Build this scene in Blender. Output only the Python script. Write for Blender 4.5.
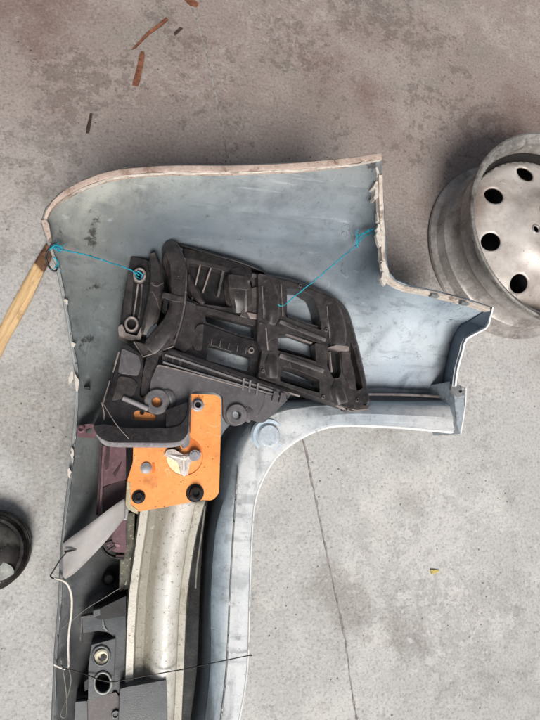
import bpy, bmesh, math, random
import numpy as np
from mathutils import Vector, Matrix, noise as mnoise
from mathutils.geometry import delaunay_2d_cdt

# ------------------------------------------------------------------ clear
for o in list(bpy.data.objects):
    bpy.data.objects.remove(o)
random.seed(7)
rng = np.random.default_rng(7)
SC = bpy.context.scene
COL = SC.collection

# ------------------------------------------------------------------ camera
H = 1.1                                   # phone held 1.1 m above the floor, tilted
FPX = 558.7                               # focal length in photo pixels
_n = np.array([.282, .157, 0.0]); _n[2] = math.sqrt(1 - _n @ _n)
_x = np.array([1., 0, 0]) - _n * _n[0]; _x /= np.linalg.norm(_x)
_y = np.cross(_n, _x)
cam_d = bpy.data.cameras.new('camera')
cam = bpy.data.objects.new('camera', cam_d); COL.objects.link(cam)
R3 = Matrix((_x, _y, _n))
cam.matrix_world = Matrix.Translation((0, 0, H)) @ R3.to_4x4()
cam_d.sensor_fit = 'VERTICAL'; cam_d.sensor_height = 24; cam_d.sensor_width = 18
cam_d.lens = 24 * FPX / 720
cam_d.clip_start = .01; cam_d.clip_end = 100
SC.camera = cam

# ------------------------------------------------------------------ sky and sun
SUN_EL, SUN_AZ = 50.0, 184.0
w = bpy.data.worlds.new('World'); SC.world = w; w.use_nodes = True
wn = w.node_tree.nodes; wl = w.node_tree.links
sky = wn.new('ShaderNodeTexSky'); sky.sky_type = 'NISHITA'; sky.sun_disc = False
sky.sun_elevation = math.radians(SUN_EL); sky.sun_rotation = math.radians(SUN_AZ)
sky.dust_density = 4; sky.air_density = 1.0; sky.ozone_density = .6
bg = wn['Background']; bg.inputs[1].default_value = .05
hs = wn.new('ShaderNodeHueSaturation'); hs.inputs['Saturation'].default_value = .45     # thin overcast
wl.new(sky.outputs[0], hs.inputs['Color']); wl.new(hs.outputs[0], bg.inputs[0])
sd = bpy.data.lights.new('sun', 'SUN'); sd.energy = 2.6; sd.angle = math.radians(28); sd.color = (1, .965, .92)
so = bpy.data.objects.new('sun', sd); COL.objects.link(so)
so.rotation_euler = (math.radians(90 - SUN_EL), 0, math.radians(180 - SUN_AZ)); so.location = (0, -2, 3)
SC.view_settings.view_transform = 'Standard'; SC.view_settings.look = 'None'
SC.view_settings.gamma = 1; SC.view_settings.use_curve_mapping = False
SC.view_settings.exposure = .58

# ------------------------------------------------------------------ helpers
def P(px, py, z):
    """point at height z that the photo shows at pixel (px, py)"""
    d = np.array([(px - 270) / FPX, (360 - py) / FPX, -1.0])
    v = np.array([_x @ d, _y @ d, _n @ d])
    t = (z - H) / v[2]
    return (v[0] * t, v[1] * t, z)

def lin(r, g, b):
    f = lambda c: (c / 255 / 12.92) if c / 255 < .04045 else ((c / 255 + .055) / 1.055) ** 2.4
    return (f(r), f(g), f(b))

def empty(name, label, cat, loc, group=None):
    o = bpy.data.objects.new(name, None); COL.objects.link(o)
    o.location = loc; o.empty_display_size = .05
    o['label'] = label; o['category'] = cat
    if group: o['group'] = group
    return o

def wloc(o):
    v = Vector((0, 0, 0))
    while o is not None:
        v = v + o.location; o = o.parent
    return v

def obj(name, verts, faces, m, parent=None, smooth=True, origin=None, label=None, cat=None, group=None, kind=None, angle=35):
    me = bpy.data.meshes.new(name)
    base = wloc(parent) if parent else Vector((0, 0, 0))
    V = np.array([tuple(v) for v in verts], float)
    if origin is None:
        origin = (float(V[:, 0].mean()), float(V[:, 1].mean()), float(V[:, 2].min()))
    V = V - np.array(origin)
    me.from_pydata(V.tolist(), [], [tuple(f) for f in faces])
    me.validate(); me.update()
    me.materials.append(m)
    o = bpy.data.objects.new(name, me); COL.objects.link(o)
    if parent:
        o.parent = parent
    o.location = Vector(origin) - base
    if smooth:
        me.polygons.foreach_set('use_smooth', [True] * len(me.polygons))
        try:
            me.set_sharp_from_angle(angle=math.radians(angle))
        except Exception:
            pass
    if label: o['label'] = label
    if cat: o['category'] = cat
    if group: o['group'] = group
    if kind: o['kind'] = kind
    return o

def crs(pts, n=6, closed=False):
    """Catmull-Rom through points of any dimension"""
    A = np.array(pts, float); N = len(A); out = []
    segs = N if closed else N - 1
    for i in range(segs):
        if closed:
            p0, p1, p2, p3 = A[(i - 1) % N], A[i], A[(i + 1) % N], A[(i + 2) % N]
        else:
            p1, p2 = A[i], A[i + 1]
            p0 = A[i - 1] if i > 0 else 2 * p1 - p2
            p3 = A[i + 2] if i + 2 < N else 2 * p2 - p1
        for k in range(n):
            t = k / n
            out.append(.5 * (2 * p1 + (p2 - p0) * t + (2 * p0 - 5 * p1 + 4 * p2 - p3) * t * t + (3 * p1 - p0 - 3 * p2 + p3) * t ** 3))
    if not closed: out.append(A[-1])
    return np.array(out)

def rnd(poly, r, n=4):
    """round the corners of a closed polygon (r in pixels, or one r per corner)"""
    A = np.array(poly, float); N = len(A); out = []
    for i in range(N):
        ri = r[i] if isinstance(r, (list, tuple)) else r
        p = A[i]; a = A[i - 1] - p; b = A[(i + 1) % N] - p
        la, lb = np.linalg.norm(a[:2]), np.linalg.norm(b[:2])
        q = min(ri, la * .45, lb * .45)
        if q < .3:
            out.append(p); continue
        s, e = p + a / la * q, p + b / lb * q
        for k in range(n + 1):
            t = k / n
            out.append((1 - t) ** 2 * s + 2 * t * (1 - t) * p + t * t * e)
    return np.array(out)

def ring_px(cx, cy, rx, ry=None, n=20, a0=0):
    ry = ry or rx
    return np.array([(cx + rx * math.cos(a0 + 2 * math.pi * k / n), cy + ry * math.sin(a0 + 2 * math.pi * k / n)) for k in range(n)])

def inpoly(x, y, poly):
    inside = np.zeros(x.shape, bool); n = len(poly); j = n - 1
    for i in range(n):
        xi, yi = poly[i][:2]; xj, yj = poly[j][:2]
        c = ((yi > y) != (yj > y)) & (x < (xj - xi) * (y - yi) / ((yj - yi) if abs(yj - yi) > 1e-12 else 1e-12) + xi)
        inside ^= c; j = i
    return inside

def cdt(outer, holes=(), step=None):
    """triangulate an outline with holes, optional inner grid; returns 2-D points and triangles"""
    pts = []; edges = []
    loops = [np.asarray(outer)[:, :2]] + [np.asarray(h)[:, :2] for h in holes]
    for L in loops:
        b = len(pts); k = len(L)
        pts += [tuple(p) for p in L]
        edges += [(b + i, b + (i + 1) % k) for i in range(k)]
    if step:
        L = loops[0]
        gx, gy = np.meshgrid(np.arange(L[:, 0].min(), L[:, 0].max(), step), np.arange(L[:, 1].min(), L[:, 1].max(), step))
        gx = gx.ravel() + rng.uniform(-.15, .15, gx.size) * step; gy = gy.ravel() + rng.uniform(-.15, .15, gy.size) * step
        ok = inpoly(gx, gy, L)
        for h in loops[1:]: ok &= ~inpoly(gx, gy, h)
        gx, gy = gx[ok], gy[ok]
        B = np.concatenate([np.concatenate([l + (np.roll(l, -1, 0) - l) * t for t in (0, .5)]) for l in loops])
        d = np.full(gx.shape, 1e9)
        for s in range(0, len(B), 200):
            d = np.minimum(d, np.hypot(gx[:, None] - B[None, s:s + 200, 0], gy[:, None] - B[None, s:s + 200, 1]).min(1))
        ok = d > step * .55
        pts += list(zip(gx[ok].tolist(), gy[ok].tolist()))
    v, e, f, ov, oe, of = delaunay_2d_cdt([Vector(p) for p in pts], edges, [], 0, 1e-7)
    V = np.array([(p.x, p.y) for p in v]); T = np.array([t for t in f if len(t) == 3])
    c = V[T].mean(1)
    ok = inpoly(c[:, 0], c[:, 1], loops[0])
    for h in loops[1:]: ok &= ~inpoly(c[:, 0], c[:, 1], h)
    T = T[ok]
    a, b, c = V[T[:, 0]], V[T[:, 1]], V[T[:, 2]]
    cr = (b[:, 0] - a[:, 0]) * (c[:, 1] - a[:, 1]) - (b[:, 1] - a[:, 1]) * (c[:, 0] - a[:, 0])
    T[cr > 0] = T[cr > 0][:, ::-1]         # y runs down in the photo: this makes normals point up
    return V, T

def slab(name, outer, z, zb, m, parent=None, holes=(), bevel=.0012, step=None, dz=None, **kw):
    """solid plate: outline in photo pixels at height z (number, function or third coordinate), vertical walls down to zb"""
    if not step and not callable(z): kw.setdefault('angle', 20)
    outer = np.asarray(outer, float)
    V, T = cdt(outer, holes, step)
    if callable(z): zz = np.array([z(a, b) for a, b in V])
    elif outer.shape[1] > 2 and z is None:
        A = np.c_[outer[:, :2], np.ones(len(outer))]; co = np.linalg.lstsq(A, outer[:, 2], rcond=None)[0]
        zz = np.c_[V, np.ones(len(V))] @ co
    else: zz = np.full(len(V), float(z))
    W = np.array([P(a, b, c) for (a, b), c in zip(V, zz)])
    bm = bmesh.new()
    vs = [bm.verts.new(p) for p in W]
    for t in T:
        try: bm.faces.new([vs[i] for i in t])
        except ValueError: pass
    for v in [v for v in bm.verts if not v.link_faces]: bm.verts.remove(v)
    if not step and not callable(z):
        bmesh.ops.dissolve_limit(bm, angle_limit=.02, verts=bm.verts[:], edges=[e for e in bm.edges if not e.is_boundary])
    bed = [e for e in bm.edges if e.is_boundary]
    ext = bmesh.ops.extrude_edge_only(bm, edges=bed)
    for g in ext['geom']:
        if isinstance(g, bmesh.types.BMVert):
            g.co.z = zb(g.co) if callable(zb) else min(zb, g.co.z - .0008)
    low = [e for e in bm.edges if e.is_boundary]
    bmesh.ops.recalc_face_normals(bm, faces=bm.faces[:])
    if bevel:
        try: bmesh.ops.bevel(bm, geom=[e for e in bed if e.is_valid], offset=bevel, segments=2, profile=.5, affect='EDGES', clamp_overlap=True)
        except Exception: pass
    me = bpy.data.meshes.new(name); 
    verts = [tuple(v.co) for v in bm.verts]; bm.verts.index_update()
    faces = [[v.index for v in f.verts] for f in bm.faces]
    bm.free()
    bpy.data.meshes.remove(me)
    return obj(name, verts, faces, m, parent, **kw)

def grid_faces(n, k, closed=False, caps=True, flip=False):
    F = []
    kk = k if closed else k - 1
    for i in range(n - 1):
        for j in range(kk):
            a, b = i * k + j, i * k + (j + 1) % k
            F.append((a, b, b + k, a + k))
    if caps and closed:
        F.append(tuple(range(k))[::-1]); F.append(tuple((n - 1) * k + j for j in range(k)))
    if flip: F = [f[::-1] for f in F]
    return F

def rib(name, path, w, z=None, h=.02, prof='round', m=None, parent=None, n=5, jit=0, **kw):
    """raised rib along a photo path [(px,py[,z[,w]])]; half width w px, top height z, walls h deep"""
    if prof == 'facet': kw.setdefault('angle', 16)
    A = []
    for p in path:
        p = list(p)
        A.append((p[0], p[1], p[2] if len(p) > 2 else z, p[3] if len(p) > 3 else w))
    A = crs(A, n) if n > 1 else np.array(A, float)
    if prof == 'round':
        S = [(-1, -h), (-1, -h * .35), (-.86, -h * .16), (-.5, -h * .03), (0, 0), (.5, -h * .03), (.86, -h * .16), (1, -h * .35), (1, -h)]
    elif prof == 'box':
        S = [(-1, -h), (-1, -.0025), (-.93, -.0005), (-.8, 0), (.8, 0), (.93, -.0005), (1, -.0025), (1, -h)]
    elif prof == 'facet':
        S = [(-1, -h), (-1, -.007), (-.92, -.0045), (-.55, -.0004), (-.45, 0), (.45, 0), (.55, -.0004), (.92, -.0045), (1, -.007), (1, -h)]
    elif prof == 'bulge':
        S = [(-1, -h), (-.8, -h * .55), (-.55, -h * .2), (-.25, -h * .04), (0, 0), (.25, -h * .04), (.55, -h * .2), (.8, -h * .55), (1, -h)]
    else:
        S = prof
    V = []
    T = np.gradient(A[:, :2], axis=0); T /= np.linalg.norm(T, axis=1)[:, None] + 1e-9
    for (x, y, zz, ww), t in zip(A, T):
        nx, ny = t[1], -t[0]
        jj = rng.uniform(-jit, jit); ww2 = ww * (1 + rng.uniform(-jit, jit) * .5)
        top = []
        for s, d in S:
            q = P(x + nx * (ww2 * s + jj), y + ny * (ww2 * s + jj), zz + max(d, -.012) if d > -h else zz)
            top.append((q[0], q[1], zz + d))
        V += top
    k = len(S)
    F = grid_faces(len(A), k, closed=True)
    o = obj(name, V, F, m, parent, **kw)
    fix_normals(o)
    return o

def fix_normals(o):
    bm = bmesh.new(); bm.from_mesh(o.data)
    bmesh.ops.recalc_face_normals(bm, faces=bm.faces[:])
    bm.to_mesh(o.data); bm.free()

def tube_w(name, pts, r, m, parent=None, k=8, **kw):
    """round tube through world points; r number or list"""
    A = np.array(pts, float); N = len(A)
    T = np.gradient(A, axis=0); V = []
    up = np.array([0, 0, 1.])
    for i in range(N):
        t = T[i] / (np.linalg.norm(T[i]) + 1e-12)
        a = np.cross(t, up)
        if np.linalg.norm(a) < .05: a = np.cross(t, [1, 0, 0])
        a /= np.linalg.norm(a); b = np.cross(a, t)
        rr = r[i] if hasattr(r, '__len__') else r
        for j in range(k):
            an = 2 * math.pi * j / k
            V.append(A[i] + rr * (math.cos(an) * a + math.sin(an) * b))
    o = obj(name, V, grid_faces(N, k, closed=True), m, parent, angle=60, **kw)
    fix_normals(o); return o

def tube(name, path, r, m, parent=None, n=6, k=8, wob=0, **kw):
    A = crs(path, n) if n > 1 else np.array(path, float)
    pts = [P(*a) for a in A]
    if wob: pts = [(p[0] + rng.normal(0, wob), p[1] + rng.normal(0, wob), p[2] + rng.normal(0, wob)) for p in pts]
    return tube_w(name, pts, r, m, parent, k, **kw)

def lathe(name, prof, c, m, parent=None, n=40, a0=0, a1=2 * math.pi, **kw):
    """turn [(r, z)] about the vertical axis through world point c"""
    V = []; full = a1 - a0 > 6.28
    st = n if full else n + 1
    for i in range(st):
        a = a0 + (a1 - a0) * i / n
        for r, z in prof: V.append((c[0] + r * math.cos(a), c[1] + r * math.sin(a), c[2] + z))
    k = len(prof); F = []
    for i in range(n):
        for j in range(k - 1):
            a, b = i * k + j, ((i + 1) % st) * k + j
            F.append((a, b, b + 1, a + 1))
    bmv = obj(name, V, F, m, parent, **kw)
    bm = bmesh.new(); bm.from_mesh(bmv.data)
    bmesh.ops.remove_doubles(bm, verts=bm.verts[:], dist=1e-6)
    bmesh.ops.recalc_face_normals(bm, faces=bm.faces[:])
    bm.to_mesh(bmv.data); bm.free()
    return bmv

def loft(name, stations, m, parent=None, n=5, thick=.004, **kw):
    """sheet through cross-sections [[(px,py,z)...]...], given thickness downwards"""
    A = np.array(stations, float); N, k, _ = A.shape
    S = crs(A.reshape(N, -1), n).reshape(-1, k, 3)
    # refine across with straight pieces
    V = []; kk = None
    for row in S:
        r = row
        V.append([P(*p) for p in r])
    V = np.array(V)
    n2, k2, _ = V.shape
    F = grid_faces(n2, k2, caps=False)
    o = obj(name, V.reshape(-1, 3), F, m, parent, angle=kw.pop('angle', 28), **kw)
    if o.data.polygons[len(F) // 2].normal.z < 0: o.data.flip_normals()
    if thick:
        md = o.modifiers.new('solid', 'SOLIDIFY'); md.thickness = thick; md.offset = -1
    return o

class TPS:
    def __init__(s, pts, vals, reg=0.0):
        s.p = np.array(pts, float) / 100; n = len(s.p)
        K = s.U(s.p, s.p) + reg * np.eye(n)
        Pm = np.c_[np.ones(n), s.p]
        A = np.zeros((n + 3, n + 3)); A[:n, :n] = K; A[:n, n:] = Pm; A[n:, :n] = Pm.T
        v = np.array(vals, float).reshape(n, -1)
        s.w = np.linalg.solve(A, np.r_[v, np.zeros((3, v.shape[1]))])
    def U(s, a, b):
        r2 = ((a[:, None] - b[None]) ** 2).sum(2)
        return np.where(r2 > 1e-12, r2 * np.log(r2 + 1e-12), 0) * .5
    def __call__(s, q):
        q = np.array(q, float) / 100
        return np.c_[s.U(q, s.p), np.ones(len(q)), q] @ s.w

# ------------------------------------------------------------------ materials
def nodes(name):
    m = bpy.data.materials.new(name); m.use_nodes = True
    nt = m.node_tree; b = nt.nodes['Principled BSDF']
    return m, nt, b

class G:
    """tiny node-graph writer"""
    def __init__(s, nt): s.nt = nt; s.tc = nt.nodes.new('ShaderNodeTexCoord')
    def link(s, a, b): s.nt.links.new(a, b)
    def pos(s): return s.tc.outputs['Object']
    def mapping(s, scale=(1, 1, 1), rot=(0, 0, 0), loc=(0, 0, 0), vec=None):
        n = s.nt.nodes.new('ShaderNodeMapping'); n.inputs['Scale'].default_value = scale; n.inputs['Rotation'].default_value = rot; n.inputs['Location'].default_value = loc
        s.link(vec or s.pos(), n.inputs['Vector']); return n.outputs[0]
    def noise(s, scale, detail=6, rough=.55, vec=None, dist=0):
        n = s.nt.nodes.new('ShaderNodeTexNoise'); n.inputs['Scale'].default_value = scale; n.inputs['Detail'].default_value = detail
        n.inputs['Roughness'].default_value = rough; n.inputs['Distortion'].default_value = dist
        s.link(vec or s.pos(), n.inputs['Vector']); return n.outputs['Fac']
    def vor(s, scale, vec=None, feat='F1'):
        n = s.nt.nodes.new('ShaderNodeTexVoronoi'); n.inputs['Scale'].default_value = scale; n.feature = feat
        s.link(vec or s.pos(), n.inputs['Vector']); return n.outputs['Distance']
    def ramp(s, f, a, b, va=0., vb=1.):
        n = s.nt.nodes.new('ShaderNodeMapRange'); n.inputs['From Min'].default_value = a; n.inputs['From Max'].default_value = b
        n.inputs['To Min'].default_value = va; n.inputs['To Max'].default_value = vb; n.interpolation_type = 'SMOOTHSTEP'
        s.link(f, n.inputs['Value']); return n.outputs[0]
    def math(s, op, a, b=None, c=None):
        n = s.nt.nodes.new('ShaderNodeMath'); n.operation = op
        for i, v in enumerate((a, b, c)):
            if v is None: continue
            if isinstance(v, (int, float)): n.inputs[i].default_value = v
            else: s.link(v, n.inputs[i])
        return n.outputs[0]
    def mix(s, f, a, b, mode='MIX'):
        n = s.nt.nodes.new('ShaderNodeMix'); n.data_type = 'RGBA'; n.blend_type = mode
        for sock, v in ((n.inputs[0], f), (n.inputs[6], a), (n.inputs[7], b)):
            if isinstance(v, (int, float)): sock.default_value = v
            elif isinstance(v, (tuple, list)): sock.default_value = tuple(v) + ((1,) if len(v) == 3 else ())
            else: s.link(v, sock)
        return n.outputs[2]
    def bump(s, f, strength, dist, norm=None):
        n = s.nt.nodes.new('ShaderNodeBump'); n.inputs['Strength'].default_value = strength; n.inputs['Distance'].default_value = dist
        s.link(f, n.inputs['Height'])
        if norm: s.link(norm, n.inputs['Normal'])
        return n.outputs[0]

def mat(name, c, rough=.55, metal=0., var=.25, vs=18, dirt=None, ds=14, dt=(.52, .7), damt=.7, fine=500, fb=.06, specks=None, lines=None, spec=.4, coat=0, edge_wear_hi=None, dust=.3):
    """painted / plastic / metal surface with mottling, dirt patches, specks and fine relief"""
    m, nt, b = nodes(name); g = G(nt)
    n1 = g.noise(vs, 8, .6)
    d = tuple(x * (1 - var) for x in c); l = tuple(min(.95, x * (1 + var)) for x in c)
    col = g.mix(g.ramp(n1, .3, .7), d, l)
    if dirt:
        n2 = g.noise(ds, 9, .65, g.mapping(loc=(3.1, 1.7, .4)))
        f = g.math('MULTIPLY', g.ramp(n2, *dt), damt)
        col = g.mix(f, col, dirt)
    if specks:
        n3 = g.noise(specks[1], 3, .7)
        col = g.mix(g.ramp(n3, specks[2], specks[2] + .04), col, specks[0])
    if lines:                                   # fine scratches
        n4 = g.noise(lines[1], 2, .4, dist=.6)
        a = g.math('ABSOLUTE', g.math('SUBTRACT', n4, .5))
        f = g.math('MULTIPLY', g.ramp(a, .0, lines[2], 1, 0), g.ramp(g.noise(9, 3, .5, g.mapping(loc=(7, 2, 1))), .5, .62))
        col = g.mix(g.math('MULTIPLY', f, lines[3]), col, lines[0])
    n5 = g.noise(130, 6, .72, g.mapping(loc=(4, 6, 2)))
    col = g.mix(g.ramp(n5, .50, .66, 0, dust), col, tuple(min(.9, x * 1.9 + .03) for x in c))
    col = g.mix(g.ramp(n5, .46, .32, 0, dust), col, tuple(x * .5 for x in c))
    if edge_wear_hi:  # edge wear that doubles as painted bevel highlights
        geo = nt.nodes.new('ShaderNodeNewGeometry')
        pf = g.math('MULTIPLY', g.ramp(geo.outputs['Pointiness'], .525, .60), g.ramp(g.noise(60, 5, .6), .35, .6, .25, 1))
        col = g.mix(g.math('MULTIPLY', pf, edge_wear_hi[1]), col, edge_wear_hi[0])
    g.link(col, b.inputs['Base Color'])
    b.inputs['Metallic'].default_value = metal
    b.inputs['Specular IOR Level'].default_value = spec
    if coat: b.inputs['Coat Weight'].default_value = coat
    g.link(g.ramp(n1, .25, .75, max(.05, rough - .12), min(1, rough + .15)), b.inputs['Roughness'])
    nf = g.noise(fine, 4, .6)
    g.link(g.bump(nf, fb, .002, g.bump(n1, fb * .6, .004)), b.inputs['Normal'])
    return m

def beam_material():
    """galvanised sheet: pale zinc, tan road grime, dark pitting, fold shading painted into the coat"""
    m, nt, b = nodes('galvanised_beam'); g = G(nt)
    at = nt.nodes.new('ShaderNodeAttribute'); at.attribute_name = 'coat'
    col = at.outputs['Color']
    n1 = g.noise(18, 9, .65); n2 = g.noise(70, 7, .7); n3 = g.noise(230, 4, .7)
    col = g.mix(g.ramp(n1, .48, .70, 0, .5), col, g.mix(.6, col, lin(128, 118, 98)))
    col = g.mix(g.ramp(n2, .55, .68, 0, .5), col, lin(134, 126, 108))
    n4 = g.noise(42, 9, .75, g.mapping((1, .35, 1), loc=(3, 1, 2)))
    col = g.mix(g.ramp(n4, .56, .66, 0, .55), col, lin(122, 112, 90))
    col = g.mix(g.ramp(n2, .44, .32, 0, .4), col, lin(222, 219, 210))
    col = g.mix(g.ramp(n3, .60, .67, 0, .8), col, lin(84, 70, 52))
    g.link(col, b.inputs['Base Color']); b.inputs['Metallic'].default_value = .15
    g.link(g.ramp(n1, .3, .7, .28, .46), b.inputs['Roughness'])
    g.link(g.bump(n3, .22, .001, g.bump(n2, .14, .0014, g.bump(n1, .12, .004))), b.inputs['Normal'])
    return m

def wood_material():
    m, nt, b = nodes('bare_wood'); g = G(nt)
    p, q = P(40, 262, 0), P(0, 335, 0); th = math.atan2(q[1] - p[1], q[0] - p[0])
    v = g.mapping((.06, 1, 1), (0, 0, -th))
    mp = v.node; mp.vector_type = 'POINT'
    rot = g.mapping((1, 1, 1), (0, 0, -th)); v = g.mapping((.05, 1, 1), vec=rot)
    n1 = g.noise(420, 5, .6, v, .3); n2 = g.noise(150, 6, .6, v); n3 = g.noise(24, 8, .65)
    col = g.mix(g.ramp(n2, .35, .65), lin(192, 158, 114), lin(216, 184, 138))
    col = g.mix(g.ramp(n1, .52, .64, 0, .4), col, lin(146, 112, 74))
    col = g.mix(g.ramp(n3, .52, .70, 0, .6), col, lin(126, 98, 68))
    g.link(col, b.inputs['Base Color']); b.inputs['Roughness'].default_value = .75
    g.link(g.bump(n1, .5, .001), b.inputs['Normal'])
    return m

def floor_material():
    m, nt, b = nodes('worn_concrete'); g = G(nt)
    big = g.noise(1.3, 6, .6); mid = g.noise(5, 10, .65); fine = g.noise(160, 6, .7); mid2 = g.noise(22, 8, .7)
    # brown dust and rust plus painted light falloff darken the far slab, near part pale
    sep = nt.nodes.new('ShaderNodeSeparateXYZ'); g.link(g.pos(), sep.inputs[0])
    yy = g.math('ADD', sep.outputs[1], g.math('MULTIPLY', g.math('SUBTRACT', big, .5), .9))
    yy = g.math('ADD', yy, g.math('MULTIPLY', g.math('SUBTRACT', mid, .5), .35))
    film_falloff = g.ramp(yy, .0, .8)
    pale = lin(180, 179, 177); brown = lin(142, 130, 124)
    col = g.mix(film_falloff, pale, brown)
    # broad soft blotches
    col = g.mix(g.math('MULTIPLY', g.ramp(mid, .48, .66), g.math('SUBTRACT', .5, g.math('MULTIPLY', film_falloff, .38))), col, lin(214, 211, 206))
    soft = g.noise(4.2, 5, .55, g.mapping(loc=(9.3, 4.2, 0)), .6)
    col = g.mix(g.math('MULTIPLY', g.ramp(soft, .52, .66), .5), col, lin(132, 127, 120))
    # flaking surface skin: ragged chips that gather in patches
    where = g.noise(3.4, 4, .6, g.mapping(loc=(5.3, .2, 0)))
    flake = g.noise(34, 9, .74, g.mapping(loc=(1.3, 2.2, 0)))
    thr = g.math('ADD', flake, g.math('MULTIPLY', g.math('SUBTRACT', where, .5), .85))
    fl = g.ramp(thr, .585, .605)
    col = g.mix(g.math('MULTIPLY', fl, g.math('ADD', .22, g.math('MULTIPLY', film_falloff, .26))), col, g.mix(film_falloff, lin(128, 123, 119), lin(96, 86, 81)))
    where2 = g.noise(2.6, 5, .6, g.mapping(loc=(15.3, 7.2, 0)))
    flake2 = g.noise(48, 9, .72, g.mapping(loc=(6.3, 5.2, 0)))
    pat = g.ramp(g.math('ADD', flake2, g.math('MULTIPLY', g.math('SUBTRACT', where2, .5), .9)), .60, .625)
    col = g.mix(g.math('MULTIPLY', g.math('MULTIPLY', pat, .5), g.math('SUBTRACT', 1.0, g.math('MULTIPLY', film_falloff, .75))), col, lin(208, 205, 202))
    # rusty oil stain
    rs = g.noise(2.6, 7, .6, g.mapping(loc=(2.4, 4.4, 0)))
    col = g.mix(g.math('MULTIPLY', g.math('MULTIPLY', g.ramp(rs, .50, .70), film_falloff), .6), col, lin(98, 70, 63))
    # sand grain of the concrete
    gr2 = g.noise(330, 4, .75)
    col = g.mix(g.ramp(fine, .50, .34, 0, .55), col, g.mix(.62, col, lin(52, 47, 44)))
    col = g.mix(g.math('MULTIPLY', g.ramp(fine, .52, .68, 0, .34), g.math('SUBTRACT', 1.0, g.math('MULTIPLY', film_falloff, .6))), col, lin(216, 212, 207))
    col = g.mix(g.math('MULTIPLY', g.ramp(gr2, .44, .30, 0, .6), g.math('ADD', .45, g.math('MULTIPLY', film_falloff, .55))), col, lin(62, 56, 52))
    col = g.mix(g.ramp(mid2, .54, .70, 0, .3), col, lin(108, 100, 96))
    # pits and black specks
    pit = g.ramp(g.vor(46, g.mapping(loc=(.3, .2, .1))), .04, .12, 1, 0)
    pitm = g.math('MULTIPLY', pit, g.ramp(g.noise(7, 3, .5), .47, .58))
    col = g.mix(g.math('MULTIPLY', pitm, .75), col, lin(58, 52, 50))
    g.link(col, b.inputs['Base Color'])
    b.inputs['Roughness'].default_value = .88; b.inputs['Specular IOR Level'].default_value = .25
    hgt = g.math('ADD', g.math('MULTIPLY', fine, .6), g.math('MULTIPLY', gr2, .4))
    nrm = g.bump(hgt, .55, .0025)
    nrm = g.bump(fl, .3, -.0015, nrm)
    nrm = g.bump(g.math('SUBTRACT', 1.0, pitm), .5, .002, nrm)
    g.link(nrm, b.inputs['Normal'])
    return m

def shell_material(scr=1.0):
    """bumper inside: black plastic under blue-white primer overspray, shading painted into the coat, smears, scratches"""
    m, nt, b = nodes('primed_bumper_inside'); g = G(nt)
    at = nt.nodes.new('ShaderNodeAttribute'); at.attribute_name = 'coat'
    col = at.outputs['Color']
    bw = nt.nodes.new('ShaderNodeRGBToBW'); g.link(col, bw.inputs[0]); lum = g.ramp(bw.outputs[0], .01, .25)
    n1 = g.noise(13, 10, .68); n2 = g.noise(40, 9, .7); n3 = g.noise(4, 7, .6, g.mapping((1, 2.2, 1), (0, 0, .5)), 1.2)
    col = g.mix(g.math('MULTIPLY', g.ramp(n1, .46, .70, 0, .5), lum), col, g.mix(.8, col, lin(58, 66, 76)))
    col = g.mix(g.math('MULTIPLY', g.ramp(n3, .5, .72, 0, .12), lum), col, lin(205, 216, 224), 'MIX')
    col = g.mix(g.math('MULTIPLY', g.ramp(n2, .54, .70, 0, .45), lum), col, lin(84, 88, 90))
    # grime smears
    sm = g.noise(9, 8, .65, g.mapping((1, .35, 1), (0, 0, -.6), (4, 4, 1)), .4)
    col = g.mix(g.ramp(sm, .57, .74, 0, .7), col, lin(50, 52, 54))
    # rubbed streaks
    st = g.noise(30, 5, .6, g.mapping((.18, 1.6, 1), (0, 0, -.25), (2, 7, 1)))
    col = g.mix(g.math('MULTIPLY', g.ramp(st, .54, .68, 0, .35), lum), col, lin(74, 80, 86))
    st2 = g.noise(44, 4, .6, g.mapping((.10, 1.4, 1), (0, 0, .5), (5, 3, 1)))
    col = g.mix(g.math('MULTIPLY', g.ramp(st2, .62, .74, 0, .22), lum), col, lin(206, 214, 219))
    # curved pale and dark scratches
    l1 = g.math('ABSOLUTE', g.math('SUBTRACT', g.noise(6.5, 2, .4, g.mapping(loc=(2, 9, 3)), .8), .5))
    f1 = g.math('MULTIPLY', g.ramp(l1, 0, .0035, 1, 0), g.ramp(g.noise(11, 3, .5, g.mapping(loc=(1, 1, 6))), .53, .62))
    col = g.mix(g.math('MULTIPLY', g.math('MULTIPLY', f1, .16 * scr), lum), col, lin(222, 228, 230))
    l2 = g.math('ABSOLUTE', g.math('SUBTRACT', g.noise(11, 4, .55, g.mapping(loc=(7, 3, 5)), 1.0), .5))
    f2 = g.math('MULTIPLY', g.ramp(l2, 0, .006, 1, 0), g.ramp(g.noise(9, 3, .5, g.mapping(loc=(9, 4, 2))), .55, .66))
    col = g.mix(g.math('MULTIPLY', f2, .7 * scr), col, lin(44, 44, 44))
    sta = nt.nodes.new('ShaderNodeAttribute'); sta.attribute_name = 'stain'
    sn = g.math('ADD', g.math('MULTIPLY', g.noise(75, 9, .78), 1.0), g.math('MULTIPLY', sta.outputs['Fac'], .26))
    col = g.mix(g.math('MULTIPLY', g.ramp(sn, .64, .76, 0, .85), g.ramp(sta.outputs['Fac'], .05, .4)), col, lin(50, 48, 46))
    sp = g.noise(240, 3, .7)
    col = g.mix(g.math('MULTIPLY', g.ramp(sp, .62, .70), .5), col, lin(60, 62, 62))
    g.link(col, b.inputs['Base Color'])
    g.link(g.ramp(n2, .3, .7, .48, .72), b.inputs['Roughness'])
    b.inputs['Specular IOR Level'].default_value = .32
    g.link(g.bump(g.noise(320, 4, .6), .12, .002, g.bump(n2, .15, .003, g.bump(n1, .16, .006))), b.inputs['Normal'])
    return m

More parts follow.
